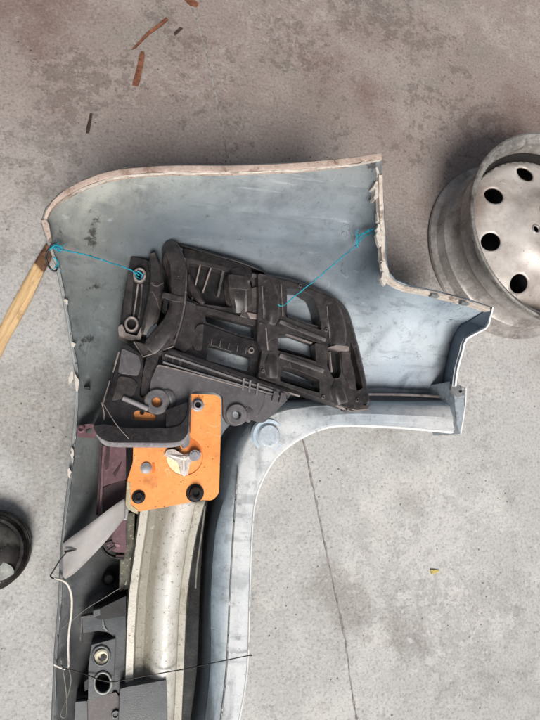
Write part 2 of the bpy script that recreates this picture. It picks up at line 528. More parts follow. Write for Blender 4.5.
M = {
    'floor': floor_material(),
    'shell': shell_material(),
    'edge': mat('chipped_cream_paint', lin(182, 163, 151), .5, var=.12, dirt=lin(120, 92, 78), ds=40, dt=(.5, .66), damt=.7, specks=(lin(70, 62, 58), 160, .64)),
    'flake': mat('torn_cream_paint', lin(200, 192, 182), .5, var=.15, vs=60, dirt=lin(130, 112, 100), ds=70, dt=(.5, .64), damt=.7),
    'edge_cream': mat('cream_edge', lin(196, 184, 172), .5, var=.15, vs=40, dirt=lin(112, 88, 76), ds=50, dt=(.52, .66), damt=.8),
    'edge_white': mat('white_paint_edge', lin(222, 222, 220), .4, var=.08, dirt=lin(120, 116, 112), ds=60, dt=(.58, .7)),
    'edge_grey': mat('scuffed_grey_edge', lin(120, 122, 122), .55, var=.3, dirt=lin(200, 200, 198), ds=30, dt=(.56, .64), damt=.9, specks=(lin(40, 40, 40), 90, .6)),
    'lip': shell_material(.12),
    'black': mat('dusty_black_plastic', lin(46, 42, 42), .34, var=.35, vs=30, edge_wear_hi=(lin(132, 127, 126), .6), dirt=lin(84, 76, 73), ds=22, dt=(.52, .74), damt=.5, specks=(lin(150, 140, 134), 300, .69), lines=(lin(150, 142, 138), 10, .004, .5), spec=.5),
    'black_brown': mat('brown_dust_black_plastic', lin(50, 46, 46), .38, var=.35, vs=30, edge_wear_hi=(lin(140, 128, 122), .6), dirt=lin(88, 76, 71), ds=20, dt=(.54, .76), damt=.5, specks=(lin(150, 140, 134), 300, .69)),
    'black_deep': mat('deep_black_plastic', lin(24, 22, 23), .5, var=.3, vs=30, dirt=lin(80, 66, 60), ds=20, dt=(.55, .75), damt=.4),  # darker copy of the black plastic, paints shade into recesses and gaps
    'rim_hi': mat('worn_rim_highlight', lin(132, 122, 118), .38, var=.25, vs=40, dirt=lin(80, 70, 66), ds=40, dt=(.5, .7)),  # paler copy of the black plastic, paints highlights along edges
    'grey': mat('grey_plastic', lin(84, 81, 83), .4, edge_wear_hi=(lin(164, 160, 160), .5), var=.12, vs=14, dirt=lin(76, 70, 70), ds=12, dt=(.52, .75), damt=.5, lines=(lin(150, 148, 150), 8, .003, .45), spec=.5),
    'arm': mat('dark_glossy_plastic', lin(32, 29, 30), .3, var=.25, vs=22, dirt=lin(66, 58, 57), ds=26, dt=(.54, .75), damt=.45, lines=(lin(110, 104, 104), 12, .004, .4), spec=.55),
    'arm_face': mat('lit_plastic_face', lin(132, 128, 130), .45, var=.2, vs=40, dirt=lin(84, 78, 78), ds=30, dt=(.5, .7)),  # lighter copy of the arm plastic, light on the lower bevel painted in
    'slate': mat('slate_plastic', lin(56, 60, 64), .36, edge_wear_hi=(lin(140, 142, 142), .5), var=.15, vs=16, dirt=lin(108, 110, 112), ds=10, dt=(.52, .75), damt=.5, specks=(lin(120, 116, 112), 260, .7), spec=.5),
    'orange': mat('orange_paint', lin(240, 152, 84), .42, var=.09, vs=9, dirt=lin(150, 84, 44), ds=22, dt=(.53, .74), damt=.7, specks=(lin(92, 58, 38), 150, .645), lines=(lin(255, 214, 170), 16, .005, .75), fb=.14, edge_wear_hi=(lin(250, 206, 160), .4), dust=.14),
    'orange_dk': mat('dark_orange_paint', lin(214, 116, 52), .5, var=.15, dirt=lin(120, 60, 30), ds=24),  # darker orange, stands for shade in the plate recess
    'zinc_beam': beam_material(),
    'zinc': mat('galvanised_steel', lin(206, 201, 186), .42, metal=.25, var=.08, vs=24, dirt=lin(150, 138, 112), ds=16, dt=(.50, .74), damt=.55, specks=(lin(108, 98, 82), 240, .645), lines=(lin(120, 110, 96), 10, .004, .4), fb=.22),
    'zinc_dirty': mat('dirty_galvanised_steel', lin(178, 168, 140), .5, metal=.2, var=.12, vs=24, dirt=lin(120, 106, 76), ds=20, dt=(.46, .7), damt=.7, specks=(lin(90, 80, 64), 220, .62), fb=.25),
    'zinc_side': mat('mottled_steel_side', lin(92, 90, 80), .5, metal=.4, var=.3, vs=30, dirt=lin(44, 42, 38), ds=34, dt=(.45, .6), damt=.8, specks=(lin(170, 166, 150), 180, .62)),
    'casting': mat('bare_casting', lin(206, 196, 188), .42, metal=.35, var=.2, vs=60, dirt=lin(120, 96, 80), ds=60, dt=(.5, .68)),
    'bolt': mat('black_bolt', lin(34, 32, 33), .35, metal=.4, var=.4, vs=80),
    'rivet': mat('grey_rivet', lin(150, 148, 152), .5, metal=.3, var=.2, vs=60),
    'maroon': mat('faded_maroon_plastic', lin(100, 72, 77), .5, var=.2, vs=24, dirt=lin(70, 50, 54), ds=20, dt=(.5, .72), lines=(lin(160, 140, 142), 10, .004, .4)),
    'maroon_dk': mat('dark_maroon_plastic', lin(56, 36, 40), .5, var=.3, vs=24),
    'strap': mat('grey_webbing', lin(158, 154, 152), .65, var=.07, dust=.08, vs=30, dirt=lin(130, 126, 122), ds=8, dt=(.5, .75)),
    'cord': mat('white_cord', lin(205, 200, 190), .7, var=.1, vs=200),
    'cord_grey': mat('grey_cord', lin(120, 116, 110), .7, var=.2, vs=200),
    'wire': mat('black_wire', lin(30, 28, 28), .45, var=.3, vs=100),
    'teal': mat('teal_twine', lin(22, 138, 158), .7, var=.5, vs=260, fine=900, fb=.5),
    'steel': mat('wheel_silver', lin(212, 206, 200), .36, metal=.15, var=.14, vs=8, dirt=lin(120, 98, 84), ds=5, dt=(.36, .64), damt=.75, dust=.07, specks=(lin(70, 54, 46), 120, .68), lines=(lin(90, 74, 64), 9, .004, .4)),
    'steel_barrel': mat('wheel_barrel_grimy', lin(156, 151, 147), .42, metal=.3, var=.3, vs=14, dirt=lin(58, 44, 40), ds=12, dt=(.46, .66), damt=.6, specks=(lin(190, 186, 180), 150, .67)),
    'steel_lip': mat('wheel_lip_worn', lin(140, 136, 132), .42, metal=.4, var=.3, vs=30, dirt=lin(64, 52, 48), ds=26, dt=(.48, .64), damt=.7, specks=(lin(200, 196, 190), 120, .64)),
    'steel_dark': mat('rim_shade_black', lin(20, 17, 16), .7, var=.3),  # near-black that paints in the shade inside the wheel
    'drum': mat('oily_black_metal', lin(30, 27, 26), .4, metal=.3, var=.5, vs=30, dirt=lin(112, 110, 104), ds=14, dt=(.52, .68), damt=.6, specks=(lin(170, 168, 160), 90, .68)),
    'drum_hi': mat('scraped_metal_plate', lin(140, 142, 138), .45, metal=.3, var=.2, vs=30, dirt=lin(84, 82, 78), ds=24),
    'wood': wood_material(),
    'wood_burnt': mat('stained_wood_end', lin(96, 66, 44), .7, var=.4, vs=50, dirt=lin(40, 28, 22), ds=60, dt=(.45, .6)),
    'bark': mat('red_bark', lin(112, 70, 50), .7, var=.35, vs=120, dirt=lin(74, 40, 28), ds=90),
    'dark_chip': mat('dark_twig', lin(58, 46, 40), .8, var=.3, vs=120),
    'yellow': mat('yellow_crumb', lin(206, 186, 110), .7, var=.2, vs=200),
    'grit': mat('grit', lin(118, 110, 104), .9, var=.6, vs=60),
    'crack': mat('crack_dirt', lin(120, 114, 110), .95, var=.25, vs=160, dirt=lin(152, 147, 143), ds=60, dt=(.44, .56), damt=.9),
    'brass': mat('cream_nylon', lin(222, 214, 190), .4, var=.1, vs=60),
}

# ------------------------------------------------------------------ the floor
def build_floor():
    line = crs([(176, -60), (190, 0), (197, 20), (203, 42), (208, 60), (213, 85), (219, 112), (224, 140), (229, 165), (243, 225), (262, 300), (283, 375), (303, 440), (312, 482), (320, 520), (328, 560), (336, 597), (345, 640), (352, 690), (358, 725), (372, 800)], 6)
    c = [P(a, b, 0) for a, b in line]
    c = [(x + rng.normal(0, .0006), y + rng.normal(0, .0006)) for x, y, _ in c]
    c = [(c[0][0] - 1.2, 8.0)] + c + [(c[-1][0] + .9, -8.0)]
    V = []; k = 7
    for x, y in c:
        wv = .0022 * (1 + .5 * rng.uniform(-1, 1))
        V += [(-8, y, 0), (x - .3, y, 0), (x - wv, y, 0), (x, y, -.0009), (x + wv, y, 0), (x + .3, y, 0), (8, y, 0)]
    F = grid_faces(len(c), k, caps=False)
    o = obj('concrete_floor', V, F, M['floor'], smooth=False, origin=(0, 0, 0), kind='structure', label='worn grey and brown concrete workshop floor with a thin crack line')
    if o.data.polygons[0].normal.z < 0: o.data.flip_normals()
    o.data.materials.append(M['crack'])
    for i, p in enumerate(o.data.polygons):
        if i % 6 in (2, 3): p.material_index = 1
build_floor()

# ------------------------------------------------------------------ the bumper cover
def build_bumper():
    root = empty('bumper_cover', 'upturned bumper cover with blue-white primed inside, lying on the concrete floor', 'bumper', P(150, 420, 0))
    top = [(42, 222, .23), (47, 208, .235), (60, 194, .24), (85, 180, .245), (120, 170, .25), (170, 166, .255), (230, 166, .26), (300, 163, .27), (350, 158, .275), (381, 153, .28)]
    right = [(382, 175, .275), (382.5, 200, .27), (384, 232, .26), (384.5, 255, .255), (387, 272, .25), (395, 281, .245), (410, 287, .24), (440, 293, .235), (470, 301, .23), (491, 308, .225)]
    crease = [(481, 314, .205), (469, 321.5, .175), (460, 328, .15), (452.5, 343, .115), (447.5, 364, .08), (444, 386, .045)]
    low = [(446, 400, .03), (410, 401, .03), (370, 402, .03), (330, 403, .03), (300, 405, .03), (262, 416, .03), (240, 440, .03), (222, 480, .025), (213, 530, .025), (208, 600, .025), (203, 660, .025), (196, 740, .025)]
    bot = [(150, 740, .02), (100, 740, .03), (52, 740, .11)]
    left = [(54, 700, .112), (56, 650, .115), (60, 600, .115), (62, 550, .12), (66, 510, .126), (70, 480, .13), (74, 440, .14), (76, 415, .143), (77, 395, .147), (77, 375, .15), (72, 345, .16), (68, 320, .17), (64, 298, .18), (57, 265, .2), (48, 241, .22)]
    O = top + right[:] + crease + low + bot + left
    inner = [(110, 420, .06), (90, 600, .065), (100, 500, .06), (85, 450, .10), (85, 540, .085), (115, 650, .03), (115, 560, .035), (160, 600, .02), (160, 480, .02), (120, 400, .05), (160, 330, .055), (200, 380, .03),
             (250, 340, .084), (228, 362, .092), (300, 348, .096), (300, 382, .092), (270, 360, .08), (345, 385, .03), (380, 384, .035), (430, 384, .04), (100, 300, .115), (110, 350, .08), (90, 240, .175), (85, 205, .215), (120, 220, .18), (120, 190, .225), (150, 230, .15), (200, 208, .18), (200, 240, .12),
             (280, 205, .20), (280, 232, .155), (280, 262, .11), (340, 200, .225), (340, 240, .175), (340, 280, .125), (370, 250, .205), (365, 200, .24), (360, 310, .10), (400, 310, .165), (400, 340, .115), (440, 315, .165), (440, 340, .125), (430, 366, .08), (380, 366, .07), (200, 187, .218), (280, 183, .235), (80, 640, .07), (75, 700, .07),
             (90, 380, .115), (200, 300, .06), (300, 312, .096)]
    tps = TPS([(a, b) for a, b, _ in O + inner], [c for *_, c in O + inner], .0002)
    out = []
    for a, b in zip(O, O[1:] + O[:1]):
        n = max(1, int(math.hypot(a[0] - b[0], a[1] - b[1]) / 5))
        out += [np.array(a) + (np.array(b) - np.array(a)) * k / n for k in range(n)]
    # smooth only the top curve
    out = np.array(out)
    V, T = cdt(out, (), 3.2)
    z = tps(V)[:, 0]
    # pressed platform on the right panel and faint stiffening steps
    def sd(poly, x, y):
        d = 1e9; s = np.inf
        p = np.array(poly); n = len(p)
        for i in range(n):
            a, b = p[i], p[(i + 1) % n]; t = (b - a) / np.linalg.norm(b - a)
            s = min(s, (x - a[0]) * -t[1] + (y - a[1]) * t[0])
        return s
    plat = [(391, 322), (438, 327), (441, 364), (352, 367)]
    for i, (x, y) in enumerate(V):
        s = sd(plat, x, y); z[i] += .004 * np.clip(s / 4, 0, 1)
        s2 = sd([(205, 205), (330, 213), (330, 250), (205, 235)], x, y); z[i] += .0035 * np.clip(s2 / 3, 0, 1)
        z[i] += .0025 * mnoise.noise(Vector((x / 38, y / 38, 0))) + .0008 * mnoise.noise(Vector((x / 11, y / 11, 3)))
        z[i] = max(z[i], .012)
    W = [P(a, b, c) for (a, b), c in zip(V, z)]
    # primer overspray over black plastic, with shade painted in: darker channel and wing hollow
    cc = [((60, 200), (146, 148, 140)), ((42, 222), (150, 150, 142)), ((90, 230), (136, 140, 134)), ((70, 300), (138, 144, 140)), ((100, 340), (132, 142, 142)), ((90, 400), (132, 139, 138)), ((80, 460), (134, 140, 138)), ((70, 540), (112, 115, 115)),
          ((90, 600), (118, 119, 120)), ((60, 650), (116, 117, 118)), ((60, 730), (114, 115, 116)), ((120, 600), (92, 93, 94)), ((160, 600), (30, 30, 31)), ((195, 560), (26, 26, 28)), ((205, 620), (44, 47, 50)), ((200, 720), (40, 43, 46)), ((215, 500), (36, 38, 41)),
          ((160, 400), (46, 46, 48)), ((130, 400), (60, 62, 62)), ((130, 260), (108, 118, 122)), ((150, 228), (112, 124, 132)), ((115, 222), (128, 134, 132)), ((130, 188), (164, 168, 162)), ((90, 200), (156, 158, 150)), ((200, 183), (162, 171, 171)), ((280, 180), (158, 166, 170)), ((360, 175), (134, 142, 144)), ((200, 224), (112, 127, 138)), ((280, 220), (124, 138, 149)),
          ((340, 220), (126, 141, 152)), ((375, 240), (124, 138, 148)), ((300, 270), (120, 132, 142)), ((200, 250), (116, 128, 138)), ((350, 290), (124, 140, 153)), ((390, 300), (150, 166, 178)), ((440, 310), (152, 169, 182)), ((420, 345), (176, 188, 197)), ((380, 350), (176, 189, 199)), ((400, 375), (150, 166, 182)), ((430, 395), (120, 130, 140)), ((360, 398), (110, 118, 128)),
          ((250, 340), (190, 204, 214)), ((300, 360), (206, 217, 225)), ((300, 330), (180, 194, 204)), ((225, 362), (206, 216, 224)), ((190, 310), (70, 74, 78)), ((300, 402), (120, 130, 138)), ((485, 308), (150, 168, 180))]  # paler below the lattice windows, offsetting the occlusion there
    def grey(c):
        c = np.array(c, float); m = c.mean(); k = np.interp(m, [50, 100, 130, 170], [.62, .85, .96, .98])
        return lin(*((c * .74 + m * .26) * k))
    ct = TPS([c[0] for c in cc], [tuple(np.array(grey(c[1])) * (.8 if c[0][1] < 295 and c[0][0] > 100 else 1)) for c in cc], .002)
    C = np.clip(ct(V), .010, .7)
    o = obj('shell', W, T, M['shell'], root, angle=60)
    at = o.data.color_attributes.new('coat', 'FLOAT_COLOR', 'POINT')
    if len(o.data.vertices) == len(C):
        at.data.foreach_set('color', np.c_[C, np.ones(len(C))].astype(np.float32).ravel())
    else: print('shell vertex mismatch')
    gr = np.zeros(len(V))
    for x, y, rx, ry, k, am in ((92, 236, 7, 22, .25, 1), (96, 287, 11, 3.5, -.35, 1.1), (91, 212, 2.5, 9, 0, .9), (87, 340, 14, 6, -.6, .8), (165, 186, 16, 4, -.15, .35), (208, 217, 8, 4, 0, .9), (371, 165, 8, 7, 0, 1), (120, 244, 10, 8, .3, .5), (376, 205, 4, 16, 0, .6), (60, 235, 6, 10, 0, .8), (415, 312, 22, 5, .1, .45), (452, 320, 10, 6, 0, .6), (70, 400, 5, 20, 0, .6), (320, 190, 18, 5, .2, .4), (250, 243, 26, 4, .25, .5), (140, 285, 10, 20, 0, .4), (300, 255, 22, 5, .3, .6)):
        dx, dy = V[:, 0] - x, V[:, 1] - y
        u, v = dx * math.cos(k) + dy * math.sin(k), -dx * math.sin(k) + dy * math.cos(k)
        gr = np.maximum(gr, am * np.exp(-(u / rx) ** 2 - (v / ry) ** 2))
    ga = o.data.attributes.new('stain', 'FLOAT', 'POINT')
    if len(o.data.vertices) == len(gr): ga.data.foreach_set('value', gr.astype(np.float32))
    md = o.modifiers.new('solid', 'SOLIDIFY'); md.thickness = .004; md.offset = -1

    def coat(o, fn):
        at = o.data.color_attributes.new('coat', 'FLOAT_COLOR', 'POINT')
        c = np.array([tuple(fn(i)) + (1,) for i in range(len(o.data.vertices))], np.float32)
        at.data.foreach_set('color', c.ravel())
    # end flange closing the wing on the right
    st = []
    cr = [(491, 308, .226)] + crease
    ou = [(493, 307, .228), (490, 319, .222), (486, 328.5, .215), (467, 338.5, .20), (463, 351, .18), (458, 368, .16), (455.5, 386, .14)]
    for a, b in zip(cr, ou):
        a, b = np.array(a), np.array(b); st.append([a - (0, 0, .002), a + (b - a) * .12 + (0, 0, .002), a + (b - a) * .5, a + (b - a) * .9, b])
    o = loft('end_flange', st, M['lip'], root, 2)
    coat(o, lambda i: lin(80, 92, 104))  # flange shading painted in as a darker coat than the wing
    rib('flange_edge', [(b[0], b[1], b[2] + .002) for b in ou], 1.1, h=.008, prof='round', m=M['edge_white'], parent=root, jit=.15, n=2)
    # rounded lower lip
    S = [[(452, 397, .03), (454, 400, .075), (457, 407, .10), (458, 418, .107), (459, 430, .104), (460, 434, .09)],
         [(400, 394, .03), (400, 401, .07), (400, 406, .097), (400, 415, .107), (400, 425, .10), (400, 428.5, .088)],
         [(350, 394, .03), (350, 400, .07), (350, 405, .097), (349, 414, .107), (347, 423, .104), (346, 426.5, .092)],
         [(306, 397, .03), (307, 401, .075), (309, 407, .100), (315, 418, .108), (320, 427, .106), (321.5, 430.5, .094)],
         [(262, 402, .03), (266, 408, .08), (272, 416, .104), (284, 429, .109), (294, 440, .107), (296, 442.5, .095)],
         [(224, 432, .03), (238, 440, .078), (247, 445, .102), (260, 453, .109), (272, 460, .107), (274.5, 461.5, .095)],
         [(211, 488, .028), (227, 489, .082), (239, 491, .102), (248, 492, .109), (256, 493, .107), (258, 494, .095)],
         [(204, 530, .028), (216, 530, .082), (234.0, 530, .103), (244, 530, .109), (251, 530, .108), (253, 530, .096)],
         [(200, 592, .028), (211, 592, .082), (230.5, 592, .103), (241, 592, .109), (248.5, 592, .108), (250.5, 592, .096)],
         [(198, 653, .028), (211, 653, .082), (228.0, 653, .103), (239, 653, .109), (247, 653, .108), (249, 653, .096)],
         [(195, 690, .028), (208.5, 690, .082), (227, 690, .103), (236, 690, .109), (243.5, 690, .108), (245.5, 690, .096)],
         [(188, 738, .028), (203, 738, .082), (220, 738, .103), (228, 738, .109), (234.5, 738, .108), (236.5, 738, .096)]]
    S2 = []
    for s in S:
        s = np.array(s, float)
        S2.append(np.array([s[0], s[0] * .5 + s[1] * .5, s[1], s[1] * .82 + s[2] * .18, s[1] * .3 + s[2] * .7 + (0, 0, .003), s[2], s[2] * .5 + s[3] * .5, s[3], s[3] * .5 + s[4] * .5, s[4], s[5]]))
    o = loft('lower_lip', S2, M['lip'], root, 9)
    k = 11; nrow = len(o.data.vertices) // k
    def lipc(i):  # slope shading painted in: dark inner wall, paler toward the lip top
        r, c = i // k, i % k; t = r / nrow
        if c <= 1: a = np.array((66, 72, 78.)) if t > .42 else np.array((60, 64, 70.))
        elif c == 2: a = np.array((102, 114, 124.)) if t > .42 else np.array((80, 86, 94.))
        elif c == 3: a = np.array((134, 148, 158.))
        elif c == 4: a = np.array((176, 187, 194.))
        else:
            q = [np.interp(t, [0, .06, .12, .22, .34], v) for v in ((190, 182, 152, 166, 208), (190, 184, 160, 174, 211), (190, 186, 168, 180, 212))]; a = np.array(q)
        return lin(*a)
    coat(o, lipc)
    rib('lip_edge', [tuple(s[4][:2] * .35 + s[5][:2] * .65) + (s[5][2] + .006,) for s in [np.array(q) for q in S]], 1.3, h=.012, prof='round', m=M['edge_white'], parent=root, jit=.1, n=7)
    # seam step running along the lip
    tube('lip_seam', [(238, 470, .1035), (233.5, 530, .1032), (230, 592, .1032), (227.5, 653, .1032), (224.5, 690, .1032), (219, 736, .1032)], .0016, M['edge_grey'], root, k=6)
    # thin rail inside the gap above the lip
    tube('inner_rail', [(330, 395, .062), (372, 394.5, .064), (410, 395, .066), (448, 397.5, .068)], .003, M['rim_hi'], root)
    # pressed round boss in the corner
    b = P(268.5, 435.5, .1055)
    lathe('round_boss', [(0, .0062), (.012, .0062), (.0182, .0058), (.0202, .0042), (.0212, .001), (.0235, -.001)], b, mat('boss_paint', lin(176, 186, 194), .5, var=.12, vs=60, dirt=lin(120, 124, 126), ds=50), root)
    lathe('boss_ring', [(.0225, -.002), (.0250, .0022), (.0295, .0022), (.033, -.003)], b, mat('boss_ring_paint', lin(178, 194, 206), .5, var=.1, vs=40), root)
    # end cap and tab at the lower right
    slab('end_cap', [(452, 381), (459, 385), (466, 388), (465, 405), (460.5, 434), (457, 424), (455, 402)], .118, .02, mat('cap_paint', lin(150, 158, 164), .5, var=.15, vs=40, dirt=lin(84, 86, 88), ds=50), root)
    slab('cap_tab', rnd([(452, 383), (457, 383), (466, 389), (465.5, 395), (459, 397), (451, 390)], 2), .126, .1185, M['edge_grey'], root, holes=[ring_px(460.5, 391, 1.8, n=10)])
    rib('cap_edge', [(466, 388, .122), (465.3, 405, .12), (460.8, 434, .112)], .9, h=.01, m=M['edge_white'], parent=root)

    # painted edges of the cover
    def off(path, d, dz):
        A = crs(path, 5); T = np.gradient(A[:, :2], axis=0); T /= np.linalg.norm(T, axis=1)[:, None]
        return [(a[0] - t[1] * d, a[1] + t[0] * d, a[2] + dz) for a, t in zip(A, T)]
    tw = [np.r_[p, 1.6 + 1.6 * min(1, i / 14)] for i, p in enumerate(off(top, 2.6, .003))]
    rib('top_edge', [tuple(p) for p in tw], 3, h=.014, prof='box', m=M['edge'], parent=root, n=1, jit=.12)
    rib('top_edge_line', [tuple(p) for p in off(top, 6.2, .0015)][12:], .4, h=.006, prof='round', m=M['flake'], parent=root, n=1, jit=.8)
    rib('tail_edge', [tuple(p) for p in off(right[:5] , 1.3, .003)], 2.0, h=.012, prof='box', m=M['edge_cream'], parent=root, n=1, jit=.25)
    rib('step_edge', [tuple(p) for p in off(right[4:], 1.6, .003)], 2.0, h=.012, prof='box', m=M['edge_cream'], parent=root, n=1, jit=.25)
    rib('side_edge', [tuple(p) for p in off(left[::-1][:9], -.9, .002)], 1.1, h=.01, prof='round', m=M['edge_grey'], parent=root, n=1, jit=.35)
    rib('side_edge', [tuple(p) for p in off(left[::-1][8:], -.9, .002)], .9, h=.01, prof='round', m=M['edge_grey'], parent=root, n=1, jit=.3)
    # torn paint flakes standing on the tail edge, chips along the left edge
    fl = [[(379, 162), (376.5, 168), (377.5, 180), (374, 184), (376, 192), (374.5, 199), (379, 196), (380.5, 178)],
          [(380, 200), (377.5, 214), (378.5, 222), (381, 216)], [(378, 225), (376.5, 232), (377.5, 242), (379.5, 247), (381.5, 240), (380.5, 226)],
          [(381, 262), (383, 272), (380.5, 279), (384, 285), (387, 280), (389, 272), (385, 262)]]
    for q in fl: slab('paint_flake', [(x + rng.normal(0, .5), y + rng.normal(0, .5)) for x, y in crs(q, 3, True)], .272 if q[0][1] < 190 else .262, .255, M['flake'], root, bevel=.0006)
    for q in ([(64.5, 299), (68, 300.5), (67, 304), (65.5, 302)], [(72, 341), (74.5, 344), (74, 348), (72, 346)], [(72, 371), (69, 378), (68.5, 383), (71, 383.5), (73, 376)], [(74, 374), (78, 378), (78.5, 388), (75.5, 391), (75, 380)], [(71.5, 447), (74, 452), (73, 459), (71, 455)], [(68.5, 468), (71, 472), (69.5, 478), (68, 474)]):
        zz = float(tps([(q[0])])[0, 0])
        slab('paint_chip', [(x + rng.normal(0, .45), y + rng.normal(0, .45)) for x, y in crs(q, 3, True)], zz + .005, zz - .004, M['flake'], root, bevel=.0005)
    slab('torn_corner', [(41, 220), (46, 219), (49, 224), (51, 236), (48, 240), (44, 229)], .236, .215, M['edge'], root, bevel=.001)
    for q in ((238, 292.4), (238, 292.4)): pass
    for a in ((436, 293.6), (466, 301.2)):
        slab('edge_clip', [(a[0] - 4, a[1] - .2), (a[0] + 4, a[1] + 1.2), (a[0] + 4, a[1] + 3.4), (a[0] - 4, a[1] + 2)], .2455, .235, M['edge_grey'], root, bevel=.0006)
    for a in ((84, 386.5), ):
        slab('small_peg', [(a[0], a[1]), (a[0] + 6, a[1] - .6), (a[0] + 6, a[1] + 2), (a[0], a[1] + 2)], .135, .10, M['black_deep'], root)
    return root, tps
BUMPER, TP = build_bumper()

# ------------------------------------------------------------------ crash beam with its orange end plate
def build_beam():
    root = empty('crash_beam', 'pale galvanised crash beam with orange end plate, lying inside the bumper', 'crash beam', P(155, 600, .03))
    st = [(500, 141, 150.5, 158, 168, 196, 206), (530, 137, 146.5, 154.5, 162, 189, 198), (560, 133, 142, 151, 157, 184, 192.5), (600, 128, 137.5, 147, 152.5, 179, 187.5), (660, 125.3, 134.5, 144.5, 150, 176, 184.8), (740, 123.5, 133, 143, 148, 172, 181.5)]
    A = []
    for y, a, b, c, d, e, f in st:
        A.append([(a, y, .112), (a + .8, y, .1155), (b - 1.2, y, .1155), (b + .8, y, .106), (c - 1, y, .1045), *[(d + (e - d) * t, y, .113 + .008 * t + .012 * (1 - (2 * t - 1) ** 2)) for t in (0, .08, .2, .35, .5, .65, .8, .92, 1)], (e + 1.2, y, .1145), (f - 1, y, .113), (f, y, .109)])
    o = loft('beam', A, M['zinc_beam'], root, 6, thick=.003, angle=26)
    k = len(A[0]); nr = len(o.data.vertices) // k
    base = [(158, 154, 142), (196, 192, 180), (202, 198, 187), (150, 146, 133), (154, 150, 138), (168, 162, 148), (196, 192, 180), (212, 209, 200), (220, 218, 211), (222, 220, 214), (221, 219, 212), (218, 215, 207), (210, 206, 196), (196, 191, 178), (180, 176, 164), (192, 188, 176), (156, 151, 138)]  # fold shading painted across the section: dark groove, bright middle
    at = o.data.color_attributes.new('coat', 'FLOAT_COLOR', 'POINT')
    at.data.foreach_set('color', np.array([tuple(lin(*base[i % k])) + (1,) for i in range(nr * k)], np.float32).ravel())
    # side walls
    def wall(name, idx, off, m):
        V = []; S = crs([(a[idx][0] + off, a[idx][1], a[idx][2] - .001) for a in A], 6)
        for p in S:
            q = P(*p); V += [(q[0], q[1], q[2]), (q[0], q[1], .045)]
        n = len(S)
        o = obj(name, V, [(2 * i, 2 * i + 1, 2 * i + 3, 2 * i + 2) for i in range(n - 1)], m, root)
        md = o.modifiers.new('solid', 'SOLIDIFY'); md.thickness = .002; md.offset = 0
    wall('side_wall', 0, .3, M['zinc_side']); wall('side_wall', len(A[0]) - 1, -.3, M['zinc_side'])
    # lower mounting web visible left of the beam
    slab('web_plate', [(119, 514), (135, 512), (134, 548), (131, 566), (130, 588), (119, 592), (120, 560)], .095, .03, M['zinc_side'], root)
    slab('web_plate', [(121, 520), (125, 500), (130, 504), (127, 520)], .118, .09, M['rivet'], root)
    # orange plate
    z = .150
    plate = rnd([(196, 394), (217, 395), (221, 399), (220.5, 440), (219, 494), (212, 500.5), (202, 500), (192, 501.8), (168, 506.6), (137, 512), (127.5, 506), (127, 481), (133, 462), (134, 405), (150, 392)], [2, 4, 4, 1, 8, 3, 1, 2, 1, 7, 7, 3, 3, 3, 3])
    pl = slab('end_plate', plate, z, z - .006, M['orange'], root, holes=[ring_px(184.5, 456, 18.5, 19.5, 32)], bevel=.0014)
    slab('recess_face', ring_px(184.5, 456, 20, 20.5, 28), z - .0022, z - .012, M['orange'], root)
    arc = lambda a0, a1, n=14: [(184.5 + 18.2 * math.cos(math.radians(a)), 456 + 19.2 * math.sin(math.radians(a))) for a in np.linspace(a0, a1, n)]
    slab('recess_shade', arc(-112, -8) + [(190, 452), (184, 446)], z - .0012, z - .0024, M['orange_dk'], root, bevel=.0003)  # flat darker crescent, paints the shaded slope of the recess
    slab('recess_shade', arc(-176, -118) + [(182, 450), (174, 452)], z - .0012, z - .0024, M['wood_burnt'], root, bevel=.0003)  # flat brown crescent, painted shade at the upper left of the recess
    slab('lit_crescent', arc(76, 172) + [(172, 454), (180, 460), (184, 468)], z - .0012, z - .0024, mat('lit_recess_cream', lin(250, 214, 172), .5, var=.08, vs=50), root, bevel=.0003)  # flat pale crescent, paints light on the recess slope
    slab('plate_lip', rnd([(127, 482), (130, 482), (131, 505), (138, 510.5), (138, 514.5), (129, 510), (125.5, 505)], 1.5), z + .001, z - .02, M['zinc_dirty'], root)
    # bolts
    def bolt(x, y, r, ry=None, black=True, hgt=.006):
        c = P(x, y, z + .0005); s = .00175
        if black:
            b = lathe('bolt', [(0, hgt * .55), (r * s * .38, hgt * .55), (r * s * .45, hgt), (r * s * .7, hgt), (r * s * .78, hgt * .6), (r * s * .8, .0018), (r * s, .0015), (r * s, 0)], c, M['bolt'], root, n=6 if False else 24)
            lathe('washer', [(r * s * .8, .0012), (r * s * 1.16, .0012), (r * s * 1.2, 0)], c, M['bolt'], b, n=24)
        else:
            lathe('rivet', [(0, hgt), (r * s * .6, hgt), (r * s * .95, hgt * .6), (r * s, 0)], c, M['rivet'], root, n=24)
    bolt(138.5, 497, 5.2); bolt(195, 493, 7.2, hgt=.012); bolt(146, 468, 5.2, black=False, hgt=.004)
    c = P(197.5, 405, z + .0005)
    sl = lathe('sleeve', [(.0052, .0005), (.0052, .008), (.0062, .009), (.0078, .008), (.0086, .001), (.0110, 0)], c, M['rivet'], root, n=24)
    lathe('sleeve_bore', [(0, .002), (.0052, .002)], c, M['bolt'], sl, n=20)
    # tow eye casting: three arms in the round opening
    cc = (184, 458, z + .010)
    slab('casting_web', rnd([(166, 450), (174, 449), (184, 455), (192, 453), (196, 460), (190, 463), (188, 475), (181, 475), (179, 464), (172, 459), (165, 456)], 2.5), z + .006, z - .002, M['casting'], root, bevel=.0022)
